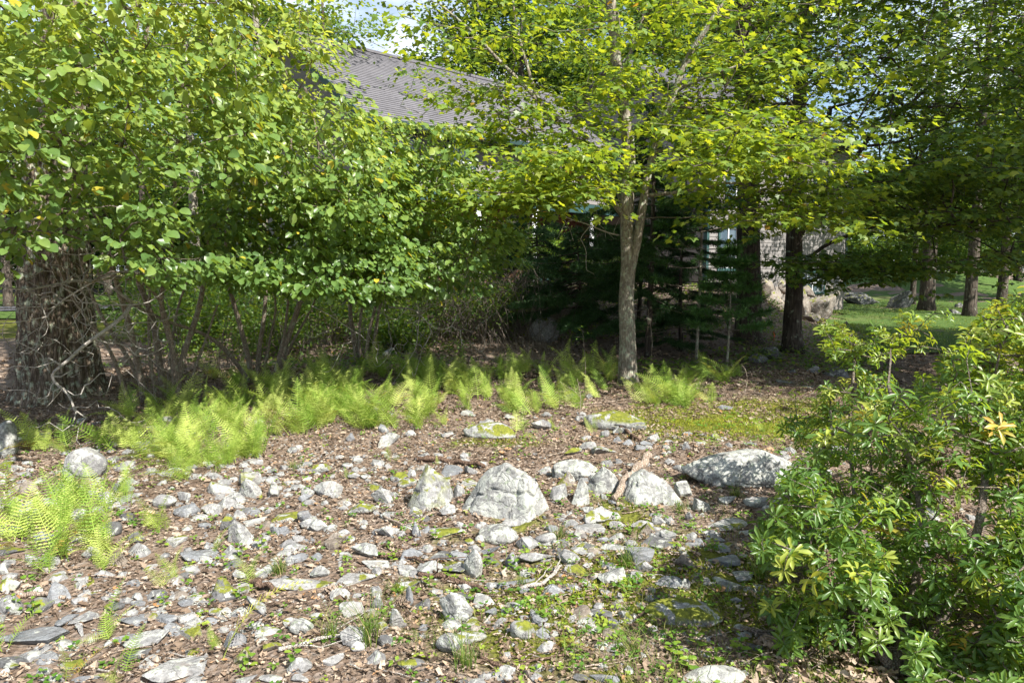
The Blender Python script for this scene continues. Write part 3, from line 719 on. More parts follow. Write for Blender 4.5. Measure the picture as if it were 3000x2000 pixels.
# left foreground
big += dz(0, 1045, [
 (610,165,285,240,'r','rock','rounded pale boulder with a shaded left side among the left ferns'),
 (1520,278,210,115,'b','rock_pale','left end block of the white blocky rocks below the ferns'),
 (1735,302,225,165,'b','rock_pale','largest middle block of the white blocky rocks below the ferns'),
 (1885,300,95,140,'b','rock_pale','narrow right end block of the white blocky rocks'),
 (1140,375,165,120,'r','rock','rounded grey stone poking out beside the left fern fronds'),
 (2250,292,210,130,'b','rock_pale','pale lumpy stone dotted with two small moss tufts'),
 (2215,130,145,85,'b','rock_moss','low white stone edged with moss next to a grass tuft'),
 (1655,605,205,185,'p','rock','grey pyramid shaped stone with a square dark block behind its left'),
 (1745,490,150,85,'s','rock_pale','pale flat stone lying behind the grey pyramid shaped stone'),
 (1580,520,115,130,'b','rock_dark','square dark sided block left of the pyramid shaped stone'),
 (2000,455,190,110,'s','rock_moss','pale flat stone with a mossy back edge behind a long twig'),
 (2112,475,120,105,'b','rock_slate','smooth bluish grey stone touching a pale mossy flat stone'),
 (1430,505,145,55,'s','rock_slate','low smooth blue grey slab by the tip of a fern'),
 (1400,728,290,120,'s','rock_slate','streaked slate slab lying slanted under a yellow fern frond'),
 (1980,635,120,70,'b','rock','small grey stone behind a green seedling left of centre'),
 (2030,745,190,95,'b','rock_slate','layered blue grey stone pair behind a grass tuft'),
 (1560,1010,235,180,'b','rock_dark','dark pitted stone beside a piece of fallen bark'),
 (1785,1125,210,170,'s','rock','flat five sided grey slab lying below the fallen bark'),
 (1490,1105,95,65,'r','rock_pale','small rounded white stone left of the five sided slab'),
 (2000,1190,115,85,'b','rock_pale','small pale angular stone right of the five sided slab'),
 (440,1205,150,145,'s','rock_slate','triangular slate piece standing beside the big left slab'),
 (590,1172,180,110,'s','rock','grey slab tucked behind the lowest left fern'),
 (930,1182,255,110,'s','rock_slate','smooth blue grey slab right of the lowest left fern'),
 (1145,1165,215,95,'s','rock_slate','streaked grey slab joining the smooth blue grey slab'),
 (1035,1335,285,185,'s','rock','wide pale grey slab in front of two blue grey slabs'),
 (240,1325,510,200,'s','rock_slate','biggest flat purple grey slab at the lower left edge'),
 (790,1085,125,75,'r','rock_dark','rounded dark blue stone behind the lowest left fern'),
 (1250,1570,470,210,'s','rock','large slab crossed by the comb like shadow of a yellow fern'),
 (310,1525,210,135,'b','rock_pale','angular stone topped with a white lichen crust at lower left'),
 (2075,1505,185,140,'b','rock','upright grey stone right of the drooping yellow fern'),
 (80,950,170,130,'b','rock_pale','pale stone at the left edge below a spreading fern'),
 (80,1110,260,175,'b','rock','grey stone at left edge above the biggest purple slab'),
 (530,1470,200,85,'s','rock_moss','flat mottled stone below the lowest left fern'),
 (1880,1568,200,65,'b','rock',None),(1700,1568,170,60,'b','rock',None),(2070,1568,150,80,'b','rock',None),
 (60,100,150,95,'s','rock_dark','dark flat stone at the left edge under the ferns'),
 (2130,935,560,125,'s','rock_pale','long pale slab running right from the fallen bark'),
 (2215,850,170,100,'b','rock_lichen','pale green lichened stone resting at the back of the long slab'),
 (390,1568,220,70,'s','rock',None),(100,1470,260,110,'s','rock_dark',None),(860,1290,130,80,'s','rock',None),
 (600,1560,200,60,'b','rock_slate',None),(730,330,120,90,'b','rock',None),
 (1330,820,110,70,'r','rock',None),(1660,860,120,70,'b','rock',None),(2060,600,90,60,'b','rock',None),(2200,730,120,60,'s','rock_slate',None),
 (60,720,170,90,'s','rock_dark',None),(20,830,110,90,'b','rock',None),(320,600,130,90,'b','rock_slate',None),(950,1000,90,60,'b','rock',None),(960,1040,100,50,'s','rock_slate',None),
])
big += [(8, 1052, 70, 92, 'r', 'rock_lichen', 'rounded grey boulder cut by the left edge above the ferns')]
# centre
big += dz(784, 1045, [
 (612,385,385,360,'p','rock_moss','tall pale rock spotted with round green moss cushions'),
 (1160,460,700,465,'p','rock_lichen','largest peaked grey rock crusted with lichen in the middle'),
 (2140,350,480,260,'p','rock_lichen','broad greenish rock lying right of the bleached log'),
 (1800,272,335,225,'p','rock_lichen','domed grey green rock left of the bleached log'),
 (1595,172,335,165,'b','rock_lichen','low greenish rock behind the domed rock'),
 (1638,345,145,185,'p','rock_lichen','small pointed greenish stone right of the largest peaked rock'),
 (1500,320,150,130,'b','rock','pale shadowed stone wedged between the peaked rock and a pointed stone'),
 (760,160,165,105,'s','rock_slate','grey slab leaning behind the moss spotted rock'),
 (890,135,120,85,'b','rock','rounded grey stone under the brown fallen log'),
 (812,290,85,95,'b','rock','small brown grey stone between the two tallest rocks'),
 (400,182,140,75,'b','rock_moss','mossy dark stone left of the moss spotted rock'),
 (285,338,155,145,'b','rock','leaning oval grey stone left of the moss spotted rock'),
 (120,408,250,120,'b','rock_very_moss','low stone almost covered with brown green moss'),
 (518,432,110,85,'b','rock_pale','small white stone at the foot of the moss spotted rock'),
 (1225,512,260,95,'s','rock','low flat stone with one moss tuft before the largest peaked rock'),
 (1760,475,235,130,'b','rock_pale','chalky stone with moss behind, left of a pair before the greenish rock'),
 (1975,465,205,120,'b','rock_pale','pale stone right of the pair in front of the broad greenish rock'),
 (1700,545,240,95,'s','rock','flat dry slab reaching right in front of the chalky stones'),
 (1080,625,275,155,'r','rock_lichen','smooth lens shaped grey stone in front of the largest peaked rock'),
 (1405,615,155,85,'r','rock','rounded grey stone behind a small grass tuft'),
 (730,575,280,115,'s','rock_moss','flat speckled stone crossed by twigs'),
 (890,845,195,220,'b','rock_lichen','stepped block of pale green stone in the centre foreground'),
 (1035,715,185,125,'b','rock_slate','violet grey stone behind the stepped pale green block'),
 (490,722,165,105,'b','rock_slate','dark blue angular stone behind a long brown stick'),
 (690,735,185,105,'s','rock_dark','flat dark brown slab left of the stepped block'),
 (160,718,195,125,'b','rock_lichen','box shaped grey stone with a rounded top left of the stick'),
 (240,795,210,95,'s','rock_lichen','flat lichened slab below the box shaped stone'),
 (470,842,200,100,'s','rock','grey half of a split stone, left of its pale green half'),
 (600,835,190,110,'b','rock_lichen','pale green pointed half of a split stone'),
 (448,935,235,95,'s','rock_moss','long low lichened stone under the brown curved stick'),
 (110,905,270,115,'s','rock_pale','pale yellowish slab with a rough lichened back edge'),
 (1350,755,265,130,'b','rock','wide grey two peaked stone behind green seedlings'),
 (1180,782,125,125,'b','rock_slate','dark leaning stone wedge beside the violet grey stone'),
 (1225,912,385,105,'s','rock_slate','long blue grey slab lying among green seedlings'),
 (790,1155,280,275,'b','rock_lichen','big rough blocky stone with pale lichen rings in the foreground'),
 (1030,1125,90,215,'s','rock_slate','long narrow stone finger pointing away in the foreground'),
 (390,1205,130,165,'b','rock_pale','pale upright stone left of the big rough blocky stone'),
 (70,1115,200,140,'b','rock_pale','whitish sloping stone at lower centre left'),
 (550,1065,150,115,'b','rock_dark','dark wedge stone leaning beside the pale upright stone'),
 (270,1215,115,90,'b','rock_pale','small white stone at the foot of the pale upright stone'),
 (100,1325,230,170,'b','rock','sloping grey stone above the small white egg stone'),
 (120,1355,115,80,'r','rock_pale','small white egg shaped stone at lower centre left'),
 (1760,1120,235,100,'s','rock_dark','dark blue slab lying in the mossy shade'),
 (1868,1205,105,135,'s','rock_dark','narrow dark stone touching the dark blue slab'),
 (1865,885,215,160,'b','rock_lichen','rough white speckled stone among grass right of centre'),
 (2060,752,205,135,'b','rock_slate','grey stone with a flat tilted top right of centre'),
 (2185,650,275,115,'s','rock_dark','dark tilted slab below the greenish rocks'),
 (2260,925,225,105,'s','rock_slate','slate slab in the shade near the glossy shrub'),
 (2340,1165,560,180,'r','rock_very_moss','long low rock with two moss cushions near the glossy shrub'),
 (1415,1365,140,105,'b','rock_pale','pale square stone beside the red brown withered fern'),
 (2560,1600,480,190,'r','rock_lichen','grey lichened boulder cut by the bottom edge near the shrub'),
 (1665,1560,160,65,'b','rock_dark',None),(1810,1575,220,60,'s','rock_slate',None),
 (1215,1065,100,85,'s','rock',None),(1280,952,115,45,'s','rock_slate',None),(2250,600,135,95,'b','rock_lichen','white lichened stone behind the dark tilted slab'),
 (2070,505,180,75,'b','rock_pale',None),(2185,485,105,75,'b','rock',None),(110,60,100,60,'b','rock_pale',None),(320,95,70,50,'b','rock_pale',None),
 (90,165,100,60,'b','rock_pale',None),(20,550,90,50,'b','rock',None),(330,560,180,100,'b','rock','pale stone group under crossing twigs left of centre'),
 (520,560,70,110,'b','rock_slate',None),(1870,660,200,55,'s','rock',None),(1800,600,110,50,'b','rock_slate',None),(2130,950,80,50,'b','rock',None),
 (240,980,100,90,'b','rock_moss',None),(250,1060,90,120,'b','rock',None),(120,985,90,50,'b','rock_pale',None),(470,1030,60,140,'b','rock_slate',None),
 (560,1210,90,60,'b','rock_slate',None),(780,830,240,90,'s','rock_dark',None),(1400,740,120,60,'b','rock',None),(2340,290,150,130,'b','rock_lichen',None),
 (30,720,90,70,'b','rock',None),(880,620,70,50,'r','rock_pale',None),(960,600,80,60,'r','rock_pale',None),(1130,1090,70,30,'s','rock_slate',None),
])
# right
big += [(1692, 1120, 288, 122, 'r', 'rock_lichen', 'long rounded lichen covered boulder with a vertical crack by the shrub')]
big += dz(1568, 1045, [
 (510,375,190,95,'b','rock','pale angular stone just right below the long rounded boulder'),(310,340,140,75,'b','rock_pale',None),(125,390,130,110,'b','rock_lichen','greenish split stone below the long rounded boulder'),
 (50,455,75,75,'b','rock',None),(60,595,85,75,'b','rock_pale',None),(180,605,65,45,'b','rock_pale',None),
 (270,525,380,110,'s','rock_pale','wide cracked pale slab below the long rounded boulder'),(235,762,285,125,'s','rock_slate','tilted slate slab left of the glossy shrub'),
 (310,935,240,155,'s','rock_lichen','speckled flat stone at the edge of the glossy shrub'),(410,880,150,110,'s','rock',None),(365,1030,90,60,'b','rock_slate',None),
 (20,935,80,100,'b','rock_dark',None),(590,390,130,55,'b','rock_pale',None),(660,350,90,80,'b','rock_pale',None),(1300,730,130,70,'b','rock_pale',None),(1000,980,150,80,'b','rock_dark',None),
 (300,640,110,50,'b','rock_moss',None),(60,630,110,40,'s','rock_slate',None),(430,560,130,50,'s','rock_pale',None),(250,600,90,40,'b','rock',None)])
big += dz(784, 523, [
 (1400,795,215,175,'r','rock_pale','round pale boulder alone in the deep shade under the conifers'),
 (1020,1455,370,140,'r','rock_moss','flat striped rock grown with moss just below the ferns'),
 (1880,1395,435,180,'r','rock_very_moss','domed boulder with moss patches right of the centre ferns'),
 (1375,1395,145,85,'b','rock','grey stone behind a small fern right of the striped rock'),(1160,1325,95,50,'s','rock_pale',None),
 (220,1290,115,80,'b','rock','grey stone showing between fern clumps at centre left'),(330,1510,170,110,'b','rock_lichen','rough stone with leaf shadows below the centre left ferns'),
 (1810,1568,200,95,'b','rock_moss','stone with a moss cap at the left of a twin group'),(1600,1568,160,50,'b','rock_moss',None),(1700,1530,130,70,'b','rock',None),
 (1815,1445,65,55,'b','rock',None),(1890,1485,95,60,'b','rock_slate',None),(2150,1475,95,65,'b','rock',None),(2100,1505,110,50,'b','rock_slate',None),(1970,1500,80,50,'b','rock_slate',None),(2060,1540,100,60,'s','rock_slate',None),
 (1940,1420,150,40,'b','rock_dark',None),(870,1300,110,55,'s','rock',None),(730,1450,90,45,'b','rock',None),(480,1440,90,50,'b','rock',None),(290,1410,90,60,'b','rock_slate',None),
 (60,1470,70,60,'b','rock_slate',None),(330,880,100,60,'b','rock',None),(440,860,60,80,'b','rock_dark',None),(1710,1180,50,40,'b','rock_pale',None),(1570,1180,90,60,'r','rock_moss',None),
 (1560,400,180,110,'b','rock_dark','dark rock on the terrace edge behind the spruce'),(1640,360,140,80,'b','rock_dark',None),(1400,410,120,50,'b','rock_dark',None),(1750,420,130,60,'b','rock',None),
 (2240,445,110,45,'b','rock_dark',None)])
big += dz(1568, 523, [
 (590,895,170,85,'b','rock_dark','dark rock at the foot of the thinner dark trunk'),(515,935,140,70,'r','rock_dark',None),(890,1005,95,60,'b','rock','small grey rock in the shade left of the glossy shrub'),
 (650,915,130,22,'s','rock_dark',None),(760,1010,90,40,'b','rock_dark',None),(700,1075,120,30,'s','rock_dark',None),(850,1110,130,30,'s','rock_dark',None),(1050,1030,180,90,'b','rock_dark',None),
 (290,1255,110,30,'s','rock_slate',None),(235,1465,90,60,'b','rock_pale',None),(130,1500,110,60,'s','rock_moss',None),(20,1530,60,60,'b','rock',None)])
NAMED = [(r_[0], r_[1]-r_[3]*.4, r_[6]) for r_ in big if r_[6]]
MW = {'rock_brown': 'brownish', 'rock': 'grey', 'rock_pale': 'whitish', 'rock_slate': 'blue grey', 'rock_lichen': 'lichened', 'rock_dark': 'dark', 'rock_moss': 'mossy', 'rock_very_moss': 'moss covered'}
KW = {'b': 'angular', 's': 'flat', 'r': 'rounded', 'p': 'pointed'}
SEEN = {}
def stone_label(px, py, k, m):
    # size and colour words plus the nearest described rock and the side of it
    c = sorted(NAMED, key=lambda r: (r[0]-px)**2+((r[1]-py)*1.6)**2)
    for r in c[:5]:
        dx, dy = px-r[0], (py-r[1])*1.6
        w = ('left of' if dx < 0 else 'right of') if abs(dx) > abs(dy) else ('behind' if dy < 0 else 'below')
        base = f'small {MW[m]} {KW[k]} stone {w} the '+r[2]
        if len(base.replace(',', ' ').split()) <= 16 and base not in SEEN: SEEN[base] = 1; return base, None
    return 'small loose stone among many on the leaf litter', GS
for r_ in big:
    px, py, w, h, k, m, lab = r_
    g_ = 'foreground rocks'
    if not lab: lab, g_ = stone_label(px, py-h*.4, k, m); g_ = g_ or 'foreground rocks'; nm_ = 'stone'
    else: nm_ = 'rock'
    rock(px, py, w, h, k, m, lab, g_, name=nm_, cat=nm_)
# further middling stones in the band between the ferns and the near edge
_q = 0
for (a, b) in sample_poly([(20, 1120), (640, 1100), (900, 1090), (1600, 1130), (1720, 1250), (1660, 1400), (1300, 1440), (900, 1560), (20, 1560)], 420):
    p = hit(a, b); A_ = np.array(RK); Yq = p[1]; w = rng.uniform(38, 80)*(.75+.35*(b-1100)/450)
    if (((A_[:, 0]-p[0])/(A_[:, 2]+w/F*Yq*.6))**2+((A_[:, 1]-p[1])/(A_[:, 3]+w/F*Yq*.6))**2).min() < 1: continue
    k = 'bsbbpr'[_q % 6]; m = ['rock', 'rock_pale', 'rock_slate', 'rock_lichen', 'rock_brown', 'rock_dark', 'rock', 'rock_moss'][_q % 8]
    lb, gg = stone_label(a, b, k, m); rock(a, b, w, w*rng.uniform(.45, .8), k, m, lb, gg or 'foreground rocks', 'stone', 'stone'); _q += 1
    if _q >= 80: break
# boulder wall by the house corner and boulders on the lawn (far)
for (px, py, w, h, Yd, lab, m) in [
 (1752, 672, 26, 30, 20.5, 'tan boulder showing at the left end of the boulder wall', 'rock'),
 (1762, 672, 46, 34, 20, 'pointed tan boulder on top of the boulder wall', 'rock'),
 (1800, 668, 36, 26, 20.5, 'rounded tan boulder behind the thinner dark trunk on the wall', 'rock'),
 (1768, 712, 70, 46, 19.6, 'broad grey boulder low in the wall between the two dark trunks', 'rock'),
 (1844, 722, 32, 54, 19.8, 'upright boulder just right of the thinner dark trunk', 'rock'),
 (1850, 676, 38, 22, 20.6, 'flat topped boulder under the basement window', 'rock_lichen'),
 (1884, 727, 66, 56, 19.8, 'large cracked boulder in front of the basement window', 'rock_lichen'),
 (1778, 742, 46, 27, 18.6, 'dark striped slab boulder below the boulder wall', 'rock_slate'),
 (1748, 735, 20, 20, 18.6, 'small boulder beside the thick dark trunk', 'rock'),
 (1866, 735, 38, 18, 19.2, 'low broken boulder at the foot of the wall', 'rock'),
 (1938, 754, 38, 18, 18.5, 'low tan boulder at the lawn edge right of the wall', 'rock'),
 (1716, 680, 30, 22, 21, 'small boulder left of the thick dark trunk', 'rock'),
 (1832, 700, 30, 30, 20.3, 'dark boulder wedged in the wall behind others', 'rock_dark'),
 (1968, 700, 72, 30, 30, 'long dark boulder lying on the lawn beside the house corner', 'rock_dark'),
 (2065, 710, 62, 42, 28, 'squared dark boulder standing on the lawn before a trunk', 'rock_dark'),
 (2012, 697, 18, 7, 33, 'tiny rock out on the lawn between two boulders', 'rock_dark'),
 (2185, 722, 36, 14, 24, 'dark flat rocks at the foot of the right lawn trunk', 'rock_dark'),
 (2200, 708, 22, 14, 25, 'round dark rock next to the right lawn trunk', 'rock_dark')]:
    m = {'rock': 'rock_brown', 'rock_lichen': 'rock_brown', 'rock_slate': 'rock_dark'}.get(m, m)
    rock(px, py, w, h, 'b', m, lab, 'boulders by the house and on the lawn', 'boulder', 'boulder', Yd=Yd if px < 1960 else None, sub=3, seed=int(px*3+py))
    o = bpy.context.scene.objects[-1]
# loose smaller stones over the ground
def visible_ground(n, polys=((-60, 1000), (2400, 1000), (2400, 1640), (-60, 1640))):
    q = sample_poly(polys, n); return q
R_ = np.array(RK)
def clear_of_rocks(x, y, m=.8):
    ok = np.ones(len(x), bool)
    for (a, b, c, d, h) in R_:
        ok &= (((x-a)/(c*m+.01))**2+((y-b)/(d*m+.01))**2) > 1
    return ok
stone_meshes = {}
mats_ = ['rock', 'rock_pale', 'rock_slate', 'rock_lichen', 'rock_dark', 'rock_brown']
for i in range(14):
    k = ['b', 's', 'b', 'r'][i % 4]; V, Fc = rock_shape(500+i, (1, .8+.3*random.random(), .55 if k != 's' else .25), 2, k, .08)
    for j, mn in enumerate(mats_): stone_meshes[(i, j)] = (V, Fc, mn)
stone_me = {}
def stone_mesh(i, j):
    if (i, j) not in stone_me:
        V, Fc, mn = stone_meshes[(i, j)]; stone_me[(i, j)] = mesh('stone', V, Fc, None, M[mn])
    return stone_me[(i, j)]
x = rng.uniform(-4.6, 2.9, 6200); y = 2.2+rng.random(6200)**1.15*4.9
dens = 1.7*(n2(x, y, 1.3, 3, 3.)-.5)+.5+.18*(x < 1.3)-.2*(y > 6.2)-.35*moss_mask(x, y)
ok = clear_of_rocks(x, y, .9) & (dens > rng.random(6200)*.5+.43) & (np.abs(x) < y*.8+.3); x, y = x[ok], y[ok]
sz = .009+.06*rng.random(len(x))**3.2; order = np.argsort(-sz/np.maximum(y, 2.2))
gsmall = Geo(); cnt = 0
for q in order:
    i, j = rng.integers(14), rng.integers(6); z = float(ground_z(x[q], y[q]))
    if cnt < 185:
        o = link('stone', stone_mesh(i, j)); o.location = (x[q], y[q], z-sz[q]*.08); o.scale = (sz[q], sz[q], sz[q]); o.rotation_euler = (rng.normal(0, .2), rng.normal(0, .2), rng.random()*6.28)
        a_, b_, _ = project(np.array([[x[q], y[q], z]])); lb, gg = stone_label(float(a_[0]), float(b_[0]), ['b', 's', 'b', 'r'][i % 4], mats_[j]); tagp(o, lb, 'stone', gg or 'foreground rocks'); cnt += 1
D1, F1 = ICO[0]; rest = order[170:]; gp = Geo()
xx = rng.uniform(-4.6, 2.6, 9000); yy = 2.1+rng.random(9000)*4.6
okk = (n2(xx, yy, 1.3, 2, 8.) > .5) & clear_of_rocks(xx, yy, .95) & (moss_mask(xx, yy) < .45); xx, yy = xx[okk], yy[okk]
PX = np.concatenate([x[rest], xx]); PY = np.concatenate([y[rest], yy]); PS = np.concatenate([sz[rest], .005+.012*rng.random(len(xx))**2])
n = len(PX); B = unit(rng.normal(size=(n, 12, 3))*.0+D1[None])*(1+rng.uniform(-.28, .2, (n, 12, 1)))
B = B*(PS[:, None, None]*np.stack([np.ones(n), rng.uniform(.6, 1, n), rng.uniform(.35, .7, n)], -1)[:, None])
an = rng.random(n)*6.28; c_, s_ = np.cos(an), np.sin(an)
B = np.stack([B[..., 0]*c_[:, None]-B[..., 1]*s_[:, None], B[..., 0]*s_[:, None]+B[..., 1]*c_[:, None], B[..., 2]], -1)
B += np.stack([PX, PY, ground_z(PX, PY)+PS*.1], -1)[:, None]
me = mesh('gravel', B.reshape(-1, 3), (F1[None]+(np.arange(n)*12)[:, None, None]).reshape(-1, 3), None, M['rock'])
tagp(link('gravel', me), 'loose grey gravel and stone chips between the rocks', 'gravel', kind='stuff')
print('rocks done')

# ================================================================== LEAF LITTER, GROUND PLANTS
def scatter(n, x0, x1, y0, y1, pw=1.0):
    x = rng.uniform(x0, x1, n); y = y0+rng.random(n)**pw*(y1-y0); k = np.abs(x) < y*.85+.5; return x[k], y[k]
x, y = scatter(135000, -6.4, 4.4, 1.9, 9.8, 1.5)
k = (n2(x, y, 1.1, 3, 2.)+.12*(y > 5) > .06+.25*rng.random(len(x))) & (moss_mask(x, y) < .8) & clear_of_rocks(x, y, .72); x, y = x[k], y[k]
x2, y2 = scatter(9000, -9, 8, 9.5, 18); x = np.concatenate([x, x2]); y = np.concatenate([y, y2])
n = len(x); P = np.stack([x, y, ground_z(x, y)+.003+rng.random(n)*.016], -1)
D = rng.normal(size=(n, 3))*[1, 1, .25]; Nn = rng.normal(size=(n, 3))*.42+[0, 0, 1.]
L = np.where(y > 9.5, .08, rng.uniform(.012, .037, n)*np.clip(.7+y*.07, .8, 1.3)+.03*(rng.random(n) > .955))
V, f3, f4 = place(T_LITTER, P, D, Nn, L, rng.uniform(.5, 1.2, n))
tagp(link('leaf_litter', mesh('leaf_litter', V, f3, f4, M['litter'], np.repeat(rng.random(n)**1.1, 6))), 'brown dead leaves covering the floor between stones and ferns', 'leaf litter', kind='stuff')
# green seedlings and clover like ground cover
def green_mask(x, y):
    m = np.exp(-(((x-.7)/1.35)**2+((y-2.9)/1.1)**2))*1.1
    c = hit(1560, 1250); m = np.maximum(m, .75*np.exp(-(((x-c[0])/1.1)**2+((y-c[1])/1.3)**2)))
    c = hit(1650, 1480); m = np.maximum(m, 1.0*np.exp(-(((x-c[0])/.5)**2+((y-c[1])/.5)**2)))
    c = hit(1950, 1000); m = np.maximum(m, .8*np.exp(-(((x-c[0])/1.5)**2+((y-c[1])/1.5)**2)))
    c = hit(1800, 860); m = np.maximum(m, .5*np.exp(-(((x-c[0])/2.)**2+((y-c[1])/2.)**2)))
    m = np.maximum(m, .2*n2(x, y, 1.2, 2, 6.)*2+0*x)
    return m
x, y = scatter(22000, -5, 5.5, 2.0, 11, 1.2); k = (n2(x, y, 2.3, 2, 4.)*green_mask(x, y)*1.5 > rng.random(len(x))*.9) & clear_of_rocks(x, y, .9); x, y = x[k], y[k]
m = 5; n = len(x)*m; cx = np.repeat(x, m); cy = np.repeat(y, m); a = np.tile(np.arange(m)/m*6.283, len(x))+np.repeat(rng.random(len(x))*6, m)+rng.normal(0, .3, n)
hz = np.repeat(rng.uniform(.01, .045, len(x)), m); sl = np.repeat(rng.uniform(.012, .03, len(x)), m)
P = np.stack([cx+np.cos(a)*sl*.3, cy+np.sin(a)*sl*.3, ground_z(cx, cy)+hz*rng.uniform(.5, 1, n)], -1)
D = np.stack([np.cos(a), np.sin(a), rng.normal(.1, .3, n)], -1); Nn = rng.normal(size=(n, 3))*.3+[0, 0, 1]+.3*S
V, f3, f4 = place(T_QUAD, P, D, Nn, sl, rng.uniform(.9, 1.5, n))
tagp(link('ground_cover', mesh('ground_cover', V, f3, f4, M['weed'], np.repeat(np.repeat(rng.random(len(x)), m), 4))), 'low green seedlings and clover between the foreground stones', 'ground cover', kind='stuff')
x = rng.uniform(-6, 9, 5200); y = rng.uniform(9.5, 19, 5200); k = (n2(x, y, .8, 2, 31.)+.12*(x/y > .25) > .48) & (x/y < .56); x, y = x[k], y[k]; m = 5; n = len(x)*m
P = np.stack([np.repeat(x, m), np.repeat(y, m), np.repeat(ground_z(x, y), m)], -1)+rng.normal(0, 1, (n, 3))*[.07, .07, 0]; P[:, 2] += rng.uniform(.02, .16, n)
V, f3, f4 = place(T_QUAD, P, rng.normal(size=(n, 3))*[1, 1, .3], rng.normal(size=(n, 3))*.4+[0, 0, 1], rng.uniform(.035, .08, n), 1.2)
tagp(link('woodland_weeds', mesh('woodland_weeds', V, f3, f4, M['dark_leaf'], np.repeat(rng.random(n), 4))), 'low dark weeds and seedlings on the shaded slope under the trees', 'ground cover', kind='stuff')
# moss carpet: tiny upright blades
def blades(x, y, h, w, lean=.5, z=None):
    n = len(x); z = ground_z(x, y) if z is None else z; a = rng.random(n)*6.283; b = rng.random(n)*6.283
    base = np.stack([x, y, z], -1); side = np.stack([np.cos(a), np.sin(a), 0*a], -1)*w[:, None]
    ln = np.stack([np.cos(b), np.sin(b), 0*b], -1)*(h*lean*rng.random(n))[:, None]
    mid = base+ln*.4+np.array([0, 0, .6])*h[:, None]; tip = base+ln+np.array([0, 0, .92])*h[:, None]
    V = np.stack([base-side, base+side, mid+side*.7, mid-side*.7, tip], 1).reshape(-1, 3); o = (np.arange(n)*5)[:, None]
    return V, np.array([[3, 2, 4]])+o, np.array([[0, 1, 2, 3]])+o
x, y = scatter(70000, -1, 5.5, 2.2, 8.5); k = (moss_mask(x, y)+.35*n2(x, y, 5, 2) > .62+.3*rng.random(len(x))) & clear_of_rocks(x, y, .95); x, y = x[k], y[k]
V, f3, f4 = blades(x, y, rng.uniform(.008, .028, len(x)), rng.uniform(.003, .006, len(x)), .9, ground_z(x, y)+.035*np.clip(n2(x, y, 9, 2)-.45, 0, 1)*4*.4)
tagp(link('moss_carpet', mesh('moss_carpet', V, f3, f4, M['moss_blade'], np.repeat(rng.random(len(x)), 5))), 'bright yellow green moss and short turf on the ground', 'moss', kind='stuff')
x, y = scatter(30000, -2.5, 2.6, 2.2, 6.5, 1.2); k = (green_mask(x, y)*n2(x, y, 3., 2, 21.)*2.2 > .62+.5*rng.random(len(x))) & clear_of_rocks(x, y, .95); x, y = x[k], y[k]
V, f3, f4 = blades(x, y, rng.uniform(.03, .09, len(x)), rng.uniform(.001, .0022, len(x)), 1.4)
tagp(link('sparse_grass', mesh('sparse_grass', V, f3, f4, M['grass'], np.repeat(rng.random(len(x)), 5))), 'sparse short grass growing through the litter in the foreground', 'grass', kind='stuff')
# lawn grass blades (nearer part)
x = rng.uniform(6.5, 26, 46000); y = rng.uniform(14, 34, 46000); k = (x/y > .46) & (x/y < .85) & ((y > 16.5) | (x/y > .55)); x, y = x[k], y[k]
V, f3, f4 = blades(x, y, rng.uniform(.03, .09, len(x)), rng.uniform(.006, .014, len(x)), .8)
tagp(link('lawn_grass', mesh('lawn_grass', V, f3, f4, M['grass'], np.repeat(rng.random(len(x))**1.6, 5))), 'short grass of the lawn right of the house', 'grass', kind='stuff')
# grass tufts: things
def tuft(px, py, hgt, n, label, spread=.05):
    p = hit(px, py); r = rng.normal(0, spread, (n, 2)); a = rng.random(n)*6.283; h = hgt*rng.uniform(.5, 1.1, n); ln = rng.uniform(.3, .9, n)*h
    g = Geo()
    for i in range(n):
        b = np.array([r[i, 0]*.4, r[i, 1]*.4, -.01]); d = np.array([math.cos(a[i]), math.sin(a[i]), 0])*ln[i]; sd_ = np.array([-math.sin(a[i]), math.cos(a[i]), 0])*.0022
        pts = [b+d*f*f+np.array([0, 0, h[i]*(f-.25*f*f)]) for f in (0, .35, .7, 1)]
        V = []
        for q, pt in enumerate(pts): V += [pt-sd_*(1-q*.3), pt+sd_*(1-q*.3)]
        g.add(V, None, [[0, 1, 3, 2], [2, 3, 5, 4], [4, 5, 7, 6]], rng.random()**1.5)
    o = g.build('grass_tuft', M['grass'], None, False); o.location = p.tolist(); tagp(o, label, 'grass tuft', 'grass tufts between the stones')
for q in [(850, 1475, .26, 60, 'tall loose grass tuft with seed stalks in the central foreground'), (760, 1465, .2, 45, 'arching grass tuft left of the tall central one'), (1068, 1530, .2, 50, 'grass tuft low in the foreground right of the tall one'),
          (1440, 1300, .16, 60, 'fine grass tuft among stones right of centre'), (640, 1315, .12, 70, 'short dense grass tuft above the long pale slab'), (680, 1078, .11, 80, 'short bushy grass tuft left of the low mossy white stone'),
          (1620, 1080, .12, 40, 'wispy grass at the left end of the long rounded boulder'), (1745, 1330, .22, 60, 'dry brownish grass at the edge of the glossy shrub'), (1285, 1235, .12, 50, 'small green grass tuft behind the wide two peaked stone'),
          (1450, 1500, .14, 40, 'grass tuft beside the pale square stone'), (1200, 1345, .1, 30, 'tiny grass tuft on the long blue grey slab'), (1560, 1175, .14, 60, 'yellow green grass under the broad greenish rock'), (1690, 1140, .12, 60, 'grass growing along the front of the long rounded boulder'),
          (500, 1085, .1, 50, 'thin grass below the ferns by the white blocky rocks'), (905, 1360, .13, 35, 'thin grass left of the big rough blocky stone')]:
    tuft(*q)

